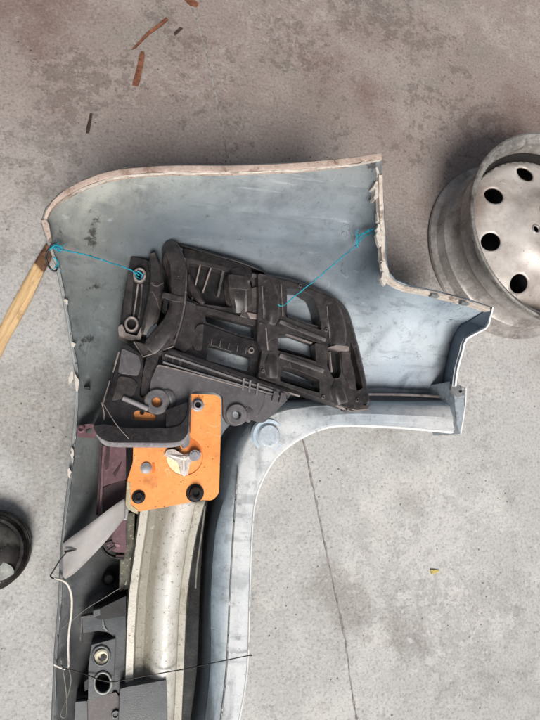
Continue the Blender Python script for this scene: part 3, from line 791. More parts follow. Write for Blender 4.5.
    for i, (x, y, r0, r1) in enumerate(((164.5, 453, 4.6, 3.4), (200.5, 452, 4.6, 3.6), (184, 476, 4.6, 3.6))):
        rib('casting_arm', [(cc[0] - (x - cc[0]) * .1, cc[1] - (y - cc[1]) * .1, cc[2], r0), ((x + cc[0]) / 2, (y + cc[1]) / 2 + .8, cc[2] - .002, r0 * .8), (x, y, cc[2] - .006, r1)], 5, h=.010, prof='bulge', m=M['casting'], parent=root)
    c = P(194.5, 455.5, z + .007); lathe('casting_nut', [(0, .005), (.0062, .005), (.0066, .0035), (.0088, .0035), (.0098, .0015), (.0098, -.005)], c, M['rivet'], root, n=24)
    lathe('plate_hole', [(0, .0004), (.0011, .0004), (.0013, 0)], P(181, 482, z), M['wood_burnt'], root, n=10)
    # small square boss mark left of the rivet
    slab('weld_tab', rnd([(152, 463), (154.5, 463), (155.5, 472), (152, 473)], 1), z + .0012, z - .001, M['orange_dk'], root, bevel=.0003)
    # slot frame under the support arm
    return root
build_beam()

# ------------------------------------------------------------------ lattice bracket
def build_lattice():
    root = empty('lattice_bracket', 'dusty black plastic lattice bracket with open windows, tied inside the bumper wing', 'bracket', P(240, 330, .06))
    B, BB, D = M['black'], M['black_brown'], M['black_deep']
    zf = .118
    outer = rnd([(184, 256), (200, 259), (240, 270), (290, 282), (333, 299), (345, 311), (352, 331), (361, 366), (369, 404), (352, 410), (330, 403), (290, 389), (262, 380), (205, 362), (178, 352), (172, 344), (180, 300)], 4)
    H1 = rnd([(287, 290), (300, 290.5), (312, 298), (317, 310), (321, 328.5), (303, 322.5), (287, 315.5)], 3)
    H2 = rnd([(277, 336), (292, 336), (316, 345), (316, 361), (300, 356), (277, 350)], 1.5)
    H3 = rnd([(282, 368), (290, 369.5), (316, 380), (318, 391), (304, 388), (281, 381)], 2)
    H4 = rnd([(209, 345.5), (214, 346.5), (250, 357), (252, 360), (249, 372), (206, 360)], 2)
    H5 = rnd([(205, 314), (213, 315), (254, 326), (254, 338), (240, 335), (206, 322)], 1.5)
    R0 = rnd([(189, 262), (236, 274), (252, 280), (252, 312), (234, 308), (200, 304), (187, 298)], 4)
    slab('frame', outer, zf, zf - .02, B, root, holes=[H1, H2, H3, H4, H5, R0], bevel=.0015)
    slab('recess_floor', rnd([(184, 256), (240, 270), (256, 278), (256, 318), (200, 308), (182, 302)], 3), zf - .022, zf - .028, D, root)
    for a, b, wd in (((201, 262), (192, 300), .8), ((212, 265), (203, 292), .8), ((224, 268), (218, 296), 1.4), ((230, 268), (227, 300), 1.0)):
        rib('recess_rib', [(a[0], a[1], zf - .002), (b[0], b[1], zf - .012)], wd, h=.018, prof='box', m=M['rim_hi'] if wd < 1 else B, parent=root)
    rib('recess_web', [(186, 276, zf - .008, 4), (195, 292, zf - .004, 5), (203, 304, zf, 3)], 4, h=.016, prof='facet', m=BB, parent=root)
    # boss: a hollow-cheeked post
    rib('boss_post', [(236, 268, zf + .004, 7), (238, 280, zf + .016, 11), (241, 298, zf + .014, 11.5), (241, 313, zf + .002, 8)], 10, h=.03, prof='facet', m=BB, parent=root)
    slab('boss_cap', rnd([(228, 274), (246, 276), (250, 290), (229, 288)], 3), zf + .0185, zf + .01, M['black'], root)
    rib('boss_cheek', [(249, 280, zf + .014), (246, 296, zf + .016), (246, 312, zf + .006)], 1.6, h=.02, prof='box', m=B, parent=root)
    slab('ledge', [(252, 288), (258, 286), (257, 316), (250, 320), (240, 316)], zf + .006, zf - .01, BB, root)
    slab('ledge', [(247, 312), (262, 315), (262, 320), (250, 318)], zf + .010, zf, M['rim_hi'], root)
    # middle row
    slab('cross_panel', rnd([(184, 303), (205, 307), (258, 321), (258, 326), (213, 314), (204, 313), (203, 322), (196, 330), (180, 330)], 2), zf + .006, zf - .01, BB, root)
    slab('mid_panel', rnd([(203, 324), (240, 337), (256, 341), (258, 362), (252, 358), (214, 345), (208, 344), (205, 356), (198, 352)], 1.5), zf + .004, zf - .01, D, root)
    slab('cheek', rnd([(194, 331), (198, 325), (204, 324), (202, 350), (195, 350), (193, 345)], 2), zf + .012, zf - .01, BB, root)
    lathe('screw_boss', [(.0035, .001), (.0035, .004), (.005, .004), (.0062, 0)], P(251, 350.5, zf + .004), M['rim_hi'], root, n=18)
    # raised grid: uprights and bars moulded in one piece round the open cells
    zt = zf + .022
    C1 = rnd([(285.5, 288.5), (300, 289), (313, 296.5), (318.5, 310), (322, 330.5), (303, 324), (285.5, 317)], 3)
    C2 = rnd([(278, 333), (294, 333.5), (317.5, 342.5), (318.5, 362), (300, 357), (277.5, 350.5)], 1.5)
    C3 = rnd([(281, 366), (296, 369.5), (319, 379), (320, 393), (300, 387.5), (280, 381)], 2)
    C4 = rnd([(350, 341), (354, 350), (363, 388), (357, 391), (351, 362)], 1.5)
    C5 = rnd([(328, 350), (339, 352), (341, 372), (338, 381), (333, 378), (327, 366)], 2)
    go = rnd([(258, 273), (290, 281.5), (333, 298), (346, 311), (353, 332), (362, 367), (369, 402), (352, 409), (330, 402), (290, 388), (258, 377), (262, 352), (257, 336), (259, 300)], 3)
    grid = slab('raised_grid', go, zt, zf - .018, B, root, holes=[C1, C2, C3, C4, C5], bevel=.0022)
    slab('pocket_floor', C5, zf + .004, zf - .004, D, root, bevel=0)
    rib('post_bulge', [(266, 280, zt + .001, 5), (271, 292, zt + .008, 8), (273, 312, zt + .009, 8), (271, 324, zt + .004, 6)], 7, h=.010, prof='bulge', m=B, parent=root)
    rib('post_bulge', [(271, 352, zt + .002, 5), (272, 364, zt + .009, 8), (272, 378, zt + .005, 7)], 7, h=.010, prof='bulge', m=B, parent=root)
    rib('post_bulge', [(331, 302, zt + .001, 6), (335, 314, zt + .009, 9), (339, 330, zt + .010, 9), (339, 346, zt + .008, 8.5)], 9, h=.011, prof='bulge', m=B, parent=root)
    rib('post_bulge', [(337, 378, zt + .001, 5), (338, 390, zt + .009, 8), (342, 404, zt + .006, 8)], 8, h=.011, prof='bulge', m=B, parent=root)
    slab('post_face', rnd([(259, 322), (266, 324), (268, 346), (263, 353), (257, 340)], 1.5), zt + .0025, zf, BB, root, bevel=.001)
    slab('post_face', rnd([(315, 343), (324, 345), (325, 366), (320, 366), (316, 360)], 1.5), zt + .002, zf, BB, root, bevel=.001)
    slab('post_face', rnd([(341, 350), (349, 351), (355, 376), (356, 390), (350, 388), (343, 372)], 2), zt + .003, zf, BB, root, bevel=.001)
    slab('step_lip', rnd([(329, 347), (341, 350.5), (349.5, 351), (348.5, 346), (337, 345)], 1.5), zt + .010, zt, M['rim_hi'], root)
    rib('bar_ridge', [(280, 321, zt + .005, 2.2), (300, 329, zt + .005, 2.6), (326, 340, zt + .004, 2.4)], 3, h=.007, prof='facet', m=B, parent=root)
    rib('bar_ridge', [(280, 355, zt + .005, 3), (300, 361.5, zt + .005, 3.2), (324, 371, zt + .004, 3)], 3, h=.007, prof='facet', m=B, parent=root)
    rib('bar', [(280, 349, zf - .004, 1.0), (300, 354.5, zf - .004, 1.2), (317, 361, zf - .004, 1.0)], 1, h=.012, prof='box', m=D, parent=root)
    rib('bar', [(281, 378, zf + .004, 1.6), (302, 385, zf + .004, 2), (319, 391, zf + .004, 1.6)], 2, h=.02, prof='box', m=D, parent=root)
    for (a, b, wd) in (((262, 286), (264, 318), .7), ((281, 284), (283, 316), .7), ((266, 328), (268, 350), .6), ((327, 306), (330, 338), .7), ((330, 352), (332, 372), .6), ((262, 384), (300, 396), .6), ((286, 334), (312, 343), .5)):
        rib('mould_rib', [(a[0], a[1], zt + .003), (b[0], b[1], zt + .003)], wd, h=.006, prof='box', m=M['rim_hi'] if wd < .65 else B, parent=root, n=3)
    for x, y in ((263, 371), (323, 397), (326, 330), (357, 400), (300, 286)):
        hb = lathe('rivet_boss', [(.0016, .0008), (.0016, .003), (.0030, .0034), (.0042, 0)], P(x, y, zt + .0005), B, root, n=14)
    for k in range(5):
        x = 212 + k * 8.6; y = 338.5 + k * 2.3
        rib('panel_rib', [(x, y, zf + .0065), (x - .8, y + 6, zf + .006)], .5, h=.004, prof='box', m=B, parent=root, n=2)
    # outer rails
    rib('outer_rail', [(252, 275, zf + .006, 3), (275, 279, zf + .016, 3.2), (300, 285, zf + .018, 3.2), (332, 299, zf + .020, 3.2), (345, 311, zf + .020, 2.6), (352, 331, zf + .018, 2.4), (361, 366, zf + .014, 2.2), (368, 403, zf + .010, 2.0)], 3, h=.03, prof='facet', m=B, parent=root)
    rib('inner_rail', [(350, 334, zf + .010, 1.4), (358, 366, zf + .008, 1.4), (363, 394, zf + .004, 1.4)], 1.4, h=.02, prof='facet', m=B, parent=root)
    rib('window_arch', [(284, 284, zf + .012, 2.2), (303, 288, zf + .014, 2.4), (314, 296, zf + .016, 2.4), (321, 312, zf + .018, 2.4), (324, 330, zf + .016, 2.2)], 2.3, h=.03, prof='facet', m=B, parent=root)
    rib('shelf', [(287, 317, zf + .004, 1.6), (304, 323.5, zf + .006, 1.6), (320, 328, zf + .006, 1.6)], 1.6, h=.02, prof='box', m=M['rim_hi'], parent=root)
    rib('bottom_edge', [(168, 350, zf + .022, 1.6), (178, 353, zf + .012, 2.6), (205, 363, zf + .010, 2.6), (240, 375, zf + .010, 2.6), (275, 386, zf + .010, 2)], 2, h=.02, prof='round', m=M['rim_hi'], parent=root)
    slab('corner_fin', [(349, 396), (354, 403), (365, 405), (370, 405.5), (368, 410), (352, 412), (347, 410)], zf + .014, zf - .02, B, root)
    rib('corner_edge', [(349, 407, zf + .016), (356, 410, zf + .015), (369, 408.5, zf + .015)], .8, h=.01, m=M['rim_hi'], parent=root)
    rib('corner_edge', [(318, 397, zf + .014), (335, 404, zf + .013), (346, 409, zf + .013)], .8, h=.01, m=M['rim_hi'], parent=root)
    # big curved column on the left
    rib('column', [(164, 245, zf + .010, 5), (171, 249, zf + .030, 8.5), (177, 262, zf + .040, 8), (178, 278, zf + .042, 7.5), (177, 300, zf + .042, 7), (173, 318, zf + .042, 8), (166, 332, zf + .04, 10), (156, 345, zf + .034, 11), (150, 351, zf + .030, 9)], 8, h=.06, prof='facet', m=BB, parent=root)
    rib('column_edge', [(184, 258, zf + .030, 2), (186, 276, zf + .032, 1.8), (185, 300, zf + .030, 1.8), (181, 322, zf + .026, 1.8), (174, 345, zf + .022, 1.8)], 2, h=.05, prof='facet', m=B, parent=root)
    slab('column_side', rnd([(184, 300), (196, 304), (194, 345), (184, 352), (173, 346), (181, 322)], 2), zf + .014, zf - .02, BB, root)
    slab('collar', rnd([(163, 292), (170, 293.5), (178, 296), (184, 297), (183, 302), (172, 301), (162, 297)], 1.5), zf + .046, zf + .02, B, root)
    slab('clip_slot', rnd([(164, 299), (168, 300), (167, 311), (163, 309)], .8), zf + .044, zf + .02, D, root)
    slab('column_foot', [(134, 341), (146, 344), (160, 338), (173, 330), (174, 346), (160, 351), (143, 357)], zf + .028, zf - .02, BB, root)
    tube('foot_edge', [(134, 342, zf + .030), (143, 357, zf + .030), (158, 352, zf + .030), (173, 346.5, zf + .030)], .0014, M['rim_hi'], root, n=1, k=6)
    # faceted left panel and flat flange with two string rings
    rib('side_panel', [(153, 253, zf + .018, 3), (156, 266, zf + .026, 5.5), (157, 285, zf + .028, 7), (154, 305, zf + .028, 7.5), (150, 322, zf + .026, 7.5), (146, 335, zf + .02, 6)], 7, h=.05, prof='facet', m=B, parent=root)
    slab('bright_scuff', rnd([(150, 328), (157, 323), (158, 331), (151, 336), (146, 337)], 2), zf + .0265, zf + .01, M['slate'], root)
    slab('flange', rnd([(131, 256), (144, 259), (151, 262), (150, 290), (146, 318), (142, 336), (120, 331), (122, 305), (128, 275)], 2), zf + .006, zf - .035, D, root)
    slab('flange_plate', rnd([(129, 270), (134, 270), (131, 318), (123, 318), (124, 300)], 1), zf + .010, zf, B, root)
    rib('flange_groove', [(138, 284, zf + .012), (136, 300, zf + .012), (133.5, 316, zf + .012)], 1.0, h=.01, m=M['rim_hi'], parent=root)
    rib('flange_groove', [(142, 284, zf + .010), (141, 302, zf + .010), (138.5, 318, zf + .010)], 1.4, h=.01, m=B, parent=root)
    for x, y, r in ((139.5, 275, 5.4), (131.5, 324, 5.8)):
        n = 18
        A = [P(x + r * math.cos(a), y + r * math.sin(a) * 1.15, zf + .016) for a in np.linspace(0, 2 * math.pi, n, endpoint=False)]
        A.append(A[0])
        rg = tube_w('string_ring', A, .0022, M['rim_hi'], root, k=7)
        tube_w('string_ring_wall', [(p[0], p[1], p[2] - .006) for p in A], .003, B, rg, k=6)
    for q in ([(118, 327), (122, 324), (126, 333), (137, 336), (141, 327), (143, 330), (140, 340), (128, 340), (119, 335)],):
        slab('clip_jaw', rnd(q, 1), zf + .016, zf - .02, M['rim_hi'], root)
    slab('top_tab', [(148, 263), (152, 252), (156, 252), (153, 268), (149, 270)], zf + .016, zf - .02, D, root)
    # back rail seen along the top edge
    rib('back_rail', [(163, 241, zf + .006, 1.4), (185, 246, zf + .010, 1.4), (212, 254, zf + .010, 1.6), (240, 262, zf + .010, 1.8), (265, 272, zf + .010, 1.8)], 1.6, h=.04, m=D, parent=root)
    slab('back_wall', rnd([(184, 248), (212, 255), (250, 267), (254, 276), (240, 271), (184, 257)], 1.5), zf + .002, zf - .02, D, root)
    return root
build_lattice()

# ------------------------------------------------------------------ grey retainer with two ears
def build_retainer():
    root = empty('ear_bracket', 'flat grey plastic bracket with two round ears above the orange plate', 'bracket', P(215, 395, .1))
    g = M['grey']; z = .158
    pl = rnd([(157, 366), (163, 365.5), (200, 375), (243, 387), (268, 394.5), (288, 399.5), (264, 423), (250, 419), (240, 424), (228, 424), (223.5, 416), (223, 396), (216, 391.5), (196, 390.5), (190.5, 394), (189, 412), (175, 410), (160, 408), (149, 400), (151, 380)], [2, 1, 1, 1, 1, 2, 3, 3, 3, 3, 2, 3, 4, 2, 2, 3, 3, 3, 3, 2])
    slab('panel', pl, z, z - .012, g, root, bevel=.0012, holes=[ring_px(236, 415, 4.2, n=16), ring_px(156.8, 402.5, 4.6, 5.2, n=16)])
    for x, y, r0, r1 in ((156.8, 402, 5.2, 12.2), (236, 415, 4.4, 10.8)):
        s = .0017; c = P(x, y, z)
        e = lathe('ear', [(r0 * s, -.004), (r0 * s, .0065), (r0 * s * 1.12, .0075), (r1 * s * .93, .0075), (r1 * s, .0062), (r1 * s, -.012)], c, g, root, n=36)
    # neck of each ear, running to the right
    rib('ear_neck', [(157, 393, z + .004, 2), (168, 394, z + .006, 4.5), (172, 401, z + .004, 5), (170, 409, z + .002, 3)], 4, h=.012, m=g, parent=root)
    rib('ear_neck', [(246, 408, z + .002, 3), (250, 413, z + .004, 4), (247, 421, z + .002, 3)], 4, h=.012, m=g, parent=root)
    # upper channel with slots and teeth
    slab('channel', rnd([(162, 352), (172, 351), (188, 358), (240, 376.5), (291, 393.5), (288, 398.5), (243, 386), (200, 374), (163, 364.5)], 1), z - .004, z - .016, M['black'], root)
    rib('channel_rail', [(165, 355, z - .001), (188, 362, z - .001), (240, 380, z - .001), (276, 392, z - .001)], 1.1, h=.01, prof='box', m=g, parent=root)
    rib('channel_rail', [(163, 362, z + .002), (190, 370.5, z + .002), (240, 385, z + .002), (286, 398, z + .002)], .9, h=.01, prof='box', m=g, parent=root)
    for a, b in (((168, 357), (172, 359)), ((174, 359), (179, 361)), ((182, 362), (190, 364.5))):
        slab('slot', [a, b, (b[0] - .6, b[1] + 5), (a[0] - .6, a[1] + 5)], z - .003, z - .008, M['black_deep'], root, bevel=.0004)
    for x, y in ((243.5, 380), (250, 382), (257.5, 385)):
        rib('tooth', [(x + .5, y - 1.5, z + .004), (x - .8, y + 10, z + .002)], 1.1, h=.012, prof='box', m=g, parent=root)
    for x, y in ((274, 391), (281, 392.5)):
        slab('tooth', rnd([(x, y), (x + 4.5, y + 1.2), (x + 5, y + 5), (x + 3, y + 11), (x - 2, y + 10), (x - 1, y + 6)], 1), z + .007, z - .008, g, root)
    rib('panel_crease', [(266, 395, z + .0015, .5), (262, 408, z + .001, .5), (256, 417, z + .0005, .5)], .5, h=.003, m=g, parent=root)
    rib('panel_edge', [(157, 366.6, z + .002), (163, 366, z + .002), (200, 375.5, z + .002), (243, 387.5, z + .002)], .8, h=.006, m=M['rim_hi'], parent=root)
    slab('side_block', rnd([(148, 352), (160, 351), (157, 366), (152, 380), (148, 396), (140, 396), (143, 372)], 2), z - .010, z - .05, M['black'], root)
    return root
build_retainer()

# ------------------------------------------------------------------ dark support arm
def build_arm():
    root = empty('support_arm', 'dark glossy plastic arm with a curved bar crossing above the orange plate', 'support arm', P(140, 425, .08))
    a = M['arm']; z = .172
    body = rnd([(93, 426), (104, 403), (112, 378), (121, 346), (128, 345), (142, 356), (143, 370), (139, 396), (148, 402), (152, 412), (166, 412), (166, 429), (130, 430), (104, 430)], [3, 2, 2, 2, 2, 3, 3, 3, 3, 3, 2, 2, 1, 1])
    slab('body', body, z - .012, z - .05, a, root, holes=[rnd([(134, 412), (138, 410), (154, 414), (157, 417), (155, 421), (134, 420), (133, 416)], 2)])
    slab('grey_panel', rnd([(122, 348), (139, 356), (141, 366), (138, 376), (118, 373)], 3), z - .010, z - .02, M['grey'], root)
    slab('inner_wall', rnd([(119, 376), (132, 378), (138, 384), (133, 396), (112, 401)], 3), z - .009, z - .02, M['black_brown'], root)
    tube('side_rail', [(103, 403, z - .004), (111, 378, z - .006), (119, 352, z - .008)], .0016, M['rim_hi'], root)
    tube('side_rail', [(105, 398, z - .006), (110, 382, z - .007), (114, 365, z - .008)], .003, a, root)
    # curved bar
    bar = rnd([(92.5, 426), (104, 424), (128, 428), (166, 428), (180, 426), (187, 416), (188.5, 398), (191.5, 396), (190, 416), (188, 434), (182, 441), (172, 443), (112, 443), (103, 440), (97, 435)], [3, 2, 2, 3, 8, 6, 2, 2, 6, 6, 6, 3, 6, 4, 3])
    slab('bar', bar, z + .010, z - .012, a, root, bevel=.0016)
    rib('bar_face', [(97, 434, z + .004, 1.6), (104, 441.5, z + .005, 2.6), (114, 444, z + .005, 3), (145, 444.6, z + .005, 3), (172, 444.4, z + .005, 3), (183, 441, z + .005, 2.4), (189, 432, z + .005, 1.2)], 3, h=.014, prof='round', m=M['arm_face'], parent=root)
    rib('bar_upright', [(188.6, 432, z + .013, 1.8), (189.6, 416, z + .013, 1.6), (190.4, 396, z + .012, 1.2)], 1.6, h=.03, prof='round', m=M['black_brown'], parent=root)
    slab('bar_foot', rnd([(180, 441), (188.5, 433), (190.5, 437), (189, 446), (184, 449)], 2), z + .0, z - .016, M['arm_face'], root)
    slab('bar_hood', rnd([(166, 410), (188, 402), (187.5, 416), (181, 425.5), (166, 428)], [2, 2, 3, 5, 2]), z + .006, z - .01, a, root)
    tube('strut_rod', [(123, 398, z - .006), (135, 403, z - .004), (148, 409, z - .003)], .0042, M['arm_face'], root)
    tube('loose_wire', [(101, 403, z + .003), (104, 405, z + .006), (116, 424, z + .013), (129, 439, z + .013)], .0006, M['rim_hi'], root)
    tube('hook_wire', [(102, 404, z + .003), (104, 412, z - .002), (104, 420, z - .004)], .0007, M['rim_hi'], root)
    lathe('plug', [(0, .003), (.003, .003), (.004, 0)], P(142, 412.5, .1505), M['bolt'], root, n=14)
    return root
build_arm()

# ------------------------------------------------------------------ maroon rail on the left wall
def build_rail():
    root = empty('maroon_rail', 'faded maroon plastic rail with grille slots between the bumper wall and beam', 'plastic rail', P(112, 480, .05))
    m, d = M['maroon'], M['maroon_dk']; z = .118
    t = slab('tab', rnd([(78, 426), (86, 424), (93, 424), (97, 433), (95, 438), (77, 437)], 1.5), .145, .12, m, root, holes=[rnd([(86, 429), (92, 427), (92, 433), (86, 433)], 1)])
    lathe('tab_ring', [(.0028, 0), (.0028, .004), (.0042, .005), (.0064, .004), (.0066, 0)], P(81, 429, .145), m, t, n=20)
    lathe('tab_hole', [(0, .002), (.0028, .002)], P(81, 429, .145), d, t, n=14)
    slab('upper_panel', rnd([(105, 444), (126, 444), (126, 480), (119, 481), (102, 487), (103, 460)], 1.5), z, z - .03, m, root)
    slab('dark_pocket', rnd([(106.5, 446), (110, 446), (108.5, 469), (105, 470)], .8), z + .0015, z - .002, d, root, bevel=.0004)
    slab('notch', [(113, 474), (122, 461), (120, 468), (115, 477)], z + .0015, z - .002, d, root, bevel=.0004)
    slab('lower_panel', rnd([(103, 488), (118, 481), (125, 480), (126, 512), (112, 520), (102, 522)], 1), z - .006, z - .03, d, root)
    rib('edge_strip', [(104, 446, z + .004), (102.5, 470, z + .003), (101, 496, z + .001), (99, 520, z)], 1.4, h=.02, prof='box', m=m, parent=root)
    rib('edge_shadow_gap', [(100.8, 446, z - .002), (99.4, 480, z - .003), (97, 515, z - .004)], 1.2, h=.01, prof='box', m=d, parent=root)
    slab('grille', rnd([(114, 524), (126, 516), (126, 553), (114, 552), (106, 545)], 2), z - .012, z - .03, m, root)
    for k in range(5):
        a = -2.55 - k * .32 + 6.28
        c = (121, 538); r0, r1 = 9, 17
        rib('grille_slat', [(c[0] + r0 * math.cos(a), c[1] - r0 * math.sin(a) * -1, z - .010), (c[0] + r1 * math.cos(a), c[1] - r1 * math.sin(a) * -1, z - .012)], 1.2, h=.01, prof='box', m=d, parent=root)
    for (x0, y0, x1, y1) in ((106, 531, 114, 529), (104, 537, 112, 536), (105, 544, 112, 542), (109, 551, 115, 547), (112, 524, 118, 524), (116, 556, 124, 556)):
        rib('grille_slat', [(x0, y0, z - .009), (x1, y1, z - .008)], 1.3, h=.012, prof='box', m=d, parent=root)
    rib('grille_rim', [(104, 528, z - .012), (100, 540, z - .012), (104, 551, z - .012), (112, 557, z - .012), (124, 559, z - .012)], 1.2, h=.012, m=M['black_deep'], parent=root)
    slab('pale_scuff', rnd([(111, 543), (120, 544.5), (120, 547), (112, 546.5)], 1), z - .0112, z - .014, mat('pale_scuffed_maroon', lin(150, 116, 120), .5), root, bevel=.0003)
    return root
build_rail()

# ------------------------------------------------------------------ slate clip block at the bottom
def build_clip():
    root = empty('sensor_holder', 'slate plastic holder with two round sockets at the lower edge, beside the beam', 'sensor holder', P(115, 680, .03))
    m = M['slate']; z = .112
    lathe('wall_knob', [(0, .012), (.007, .011), (.011, .006), (.012, 0)], P(109, 578, .05), M['black_deep'], root, n=20)
    slab('back_tab', rnd([(93, 610), (101, 608), (126, 596), (126, 616), (101, 620), (93, 617)], 1), z + .002, z - .04, M['black_deep'], root)
    slab('pale_tab', [(93, 610.5), (100.5, 608.6), (100.5, 615), (93, 617)], z + .008, z, m, root)
    slab('top_flange', rnd([(81.5, 617), (110, 613), (125.5, 611), (126, 638), (113, 636), (108, 632), (98, 631), (83, 633)], [1.5, 1, 1.5, 1, 3, 3, 2, 1]), z - .002, z - .02, M['slate'], root)
    slab('gap_shade', [(81, 630), (110, 628), (126, 632), (126, 645), (82, 643)], z - .024, z - .05, M['black_deep'], root)  # black slab standing in for the shade under the flange
    rib('flange_edge', [(81, 617.5, z), (95, 615.4, z), (110, 613.2, z), (126, 611, z)], .9, h=.01, prof='box', m=M['black'], parent=root)
    rib('flange_edge', [(81.6, 618, z), (80.4, 641, z)], .9, h=.02, prof='box', m=M['black'], parent=root)
    rib('flange_web', [(102, 614.5, z + .001, 1.0), (103.5, 626, z + .001, 1.4), (107, 631, z, 1)], 1.2, h=.008, prof='box', m=m, parent=root)
    slab('side_wall', rnd([(113, 634), (126.5, 630), (126, 690), (110, 698), (112, 660)], 1), z - .006, z - .05, M['slate'], root)
    sb = slab('socket_block', rnd([(91.5, 645), (115.5, 638.5), (113, 692), (88, 702), (88.5, 667)], 1.5), z + .004, z - .05, m, root, holes=[ring_px(101.2, 656, 7, 8, 20), ring_px(102.8, 683, 7, 9, 20)])
    for x, y, rx, ry, mm in ((101.2, 656, 8.6, 9.6, M['slate']), (102.8, 683, 8.6, 10.6, M['drum_hi'])):
        A = [P(x + rx * math.cos(a), y + ry * math.sin(a), z + .0055) for a in np.linspace(0, 2 * math.pi, 25)]
        tube_w('socket_ring', A, .0019, mm, sb, k=7)
        lathe('socket_floor', [(0, 0), (.019, 0)], P(x, y, z - .025), M['bolt'], sb, n=18)
    c = P(101.5, 656, z - .004)
    sc = lathe('socket_plug', [(0, .002), (.0048, .002), (.0052, .006), (.0092, .0085), (.0118, .007), (.0126, 0)], c, M['brass'], root, n=28, label='cream nylon plug with a dark slot')
    slab('plug_slot', rnd([(100, 659), (103.5, 654), (109, 656), (105, 660), (101, 662)], 1), z + .004, z - .003, M['bolt'], sc, bevel=.0004)
    slab('box', rnd([(120, 689), (127, 687), (166.5, 680), (168, 741), (118, 741)], 1.5), z + .022, z - .06, m, root, bevel=.0018)
    slab('base', rnd([(87, 700), (116, 692), (121, 700), (121, 741), (86, 741)], 1.5), z - .002, z - .06, mat('brown_slate_plastic', lin(92, 86, 86), .5, var=.15), root)
    slab('base_block', rnd([(75.5, 702), (87, 701), (88, 741), (73.5, 741)], 1), z + .002, z - .05, M['slate'], root)
    slab('base_gap', [(76, 698), (87, 695), (88, 701.5), (76, 702.5)], z - .006, z - .03, M['black_deep'], root)
    slab('notch_block', [(84, 682), (89, 677), (88.6, 690), (84, 692)], z - .01, z - .04, M['black_deep'], root)
    lathe('screw', [(0, .002), (.003, .002), (.004, .004), (.0058, .004), (.0066, 0)], P(115.5, 714, z - .002), m, root, n=20)
    return root
build_clip()

# ------------------------------------------------------------------ strap, cords, wires, twine
def build_strap():
    top = [(62.5, 544, .131), (74, 535, .138), (92, 522, .146), (112, 507, .15), (125, 498, .142)]
    bot = [(62.5, 581, .127), (76, 572, .132), (95, 553, .138), (112, 534, .142), (125.5, 517, .136)]
    T, B = crs(top, 6), crs(bot, 6)
    V = []
    for a, b in zip(T, B):
        for k in range(6):
            p = a + (b - a) * k / 5
            p[2] += .0014 * math.sin(p[0] / 7 + k)
            V.append(P(*p))
    o = obj('webbing_strap', V, grid_faces(len(T), 6, caps=False), M['strap'], label='flat pale grey strap stretched from the bumper edge to the orange plate', cat='strap', angle=60)
    if o.data.polygons[0].normal.z < 0: o.data.flip_normals()
    md = o.modifiers.new('solid', 'SOLIDIFY'); md.thickness = .0007; md.offset = -1
    slab('strap_slit', rnd([(64, 551), (70, 549.5), (77, 549.8), (70, 552), (65, 553)], .8), .1385, .1372, M['bolt'], o, bevel=.0002)
build_strap()
tube('black_wire', [(66, 553, .14), (60, 560, .136), (52, 573, .12), (50.5, 576, .118), (53.5, 578.5, .12), (62, 580, .128)], .0011, M['wire'], label='short bent black wire hanging off the strap end over the bumper edge', cat='wire')
tube('white_cord', [(55, 578.2, .122), (62, 580.2, .131), (68, 585, .128), (71.5, 596, .122), (71.5, 612, .116), (69, 632, .11), (68.2, 650, .106), (69, 668, .104)], .0018, M['cord'], label='white cord hanging down the inside of the bumper edge below the strap', cat='cord')
tube('grey_string', [(69, 668, .107), (71, 680, .105), (68, 695, .105), (62, 710, .112), (61, 716, .113), (65, 717, .11), (67, 708, .106), (66, 690, .107), (64, 676, .112), (61, 660, .118)], .0009, M['cord_grey'], label='thin looped grey string below the white cord at lower left', cat='string')
tube('cord_end', [(54, 664.5, .122), (59, 667, .121), (65, 669, .116)], .0016, M['cord'], label='short white cord end crossing the bumper edge at lower left', cat='cord')
tube('tie_wire', [(62, 668, .12), (70, 669.5, .112), (80, 672.5, .112), (90, 676, .121), (100, 680, .124), (112, 682, .126), (122, 680.5, .128), (140, 677, .132), (165, 672.5, .134), (190, 668, .124), (215, 662.5, .118), (249, 655.5, .114), (251, 656, .10)], .0009, M['wire'], label='thin dark tie wire stretched across the beam to the white bumper lip', cat='wire')
tube('thin_wire', [(62, 628, .113), (70, 622, .112), (86, 609, .112), (104, 598, .112), (120, 588, .112)], .0006, M['cord_grey'], label='thin grey wire slanting over the dark bumper wall above the sensor holder', cat='wire')
tube('thin_rod', [(205, 506, .07), (202, 530, .068), (197, 566, .066), (195.5, 588, .064)], .0018, M['cord_grey'], label='thin straight rod standing in the dark gap right of the beam', cat='rod')

def twine(name, paths, label, r=.0012):
    root = empty(name, label, 'twine', P(paths[0][0][0], paths[0][0][1], paths[0][0][2]), 'teal twines tying the lattice bracket')
    for i, (nm, p) in enumerate(zip(('strand', 'strand', 'knot', 'knot', 'knot', 'knot'), paths)):
        tube(nm, p, r, M['teal'], root, n=9, wob=.00035)
    for p in paths[2:]:
        for k in range(3):
            a = np.array(p[rng.integers(0, len(p))], float); d = rng.normal(0, 4, 2)
            tube('fray', [a, a + (d[0] * .5 + rng.normal(0, 1), d[1] * .5 + rng.normal(0, 1), .002), a + (d[0], d[1], .001)], .00035, M['teal'], root, n=3, k=5)
    return root
zt = .136
twine('teal_twine', [[(51, 248, .226), (58, 247, .222), (64, 250, .218), (80, 253.5, .205), (100, 259, .18), (120, 266, .155), (134, 271.5, .138), (139, 275, .132)],
                     [(134, 271.5, .139), (137, 277, .13), (141, 279, .128), (142, 274, .136), (137, 271, .14)],
                     [(49.5, 250, .228), (55, 245, .23), (59, 246, .226), (62, 249, .222), (57, 250, .222), (52, 246, .228)],
                     [(55, 245, .23), (62, 247, .224), (59, 251.5, .22), (56, 248, .226)],
                     [(54, 257, .222), (57.5, 261, .215), (58, 265, .21), (55, 267, .212)]], 'teal twine from the frayed left bumper corner to the bracket ring')
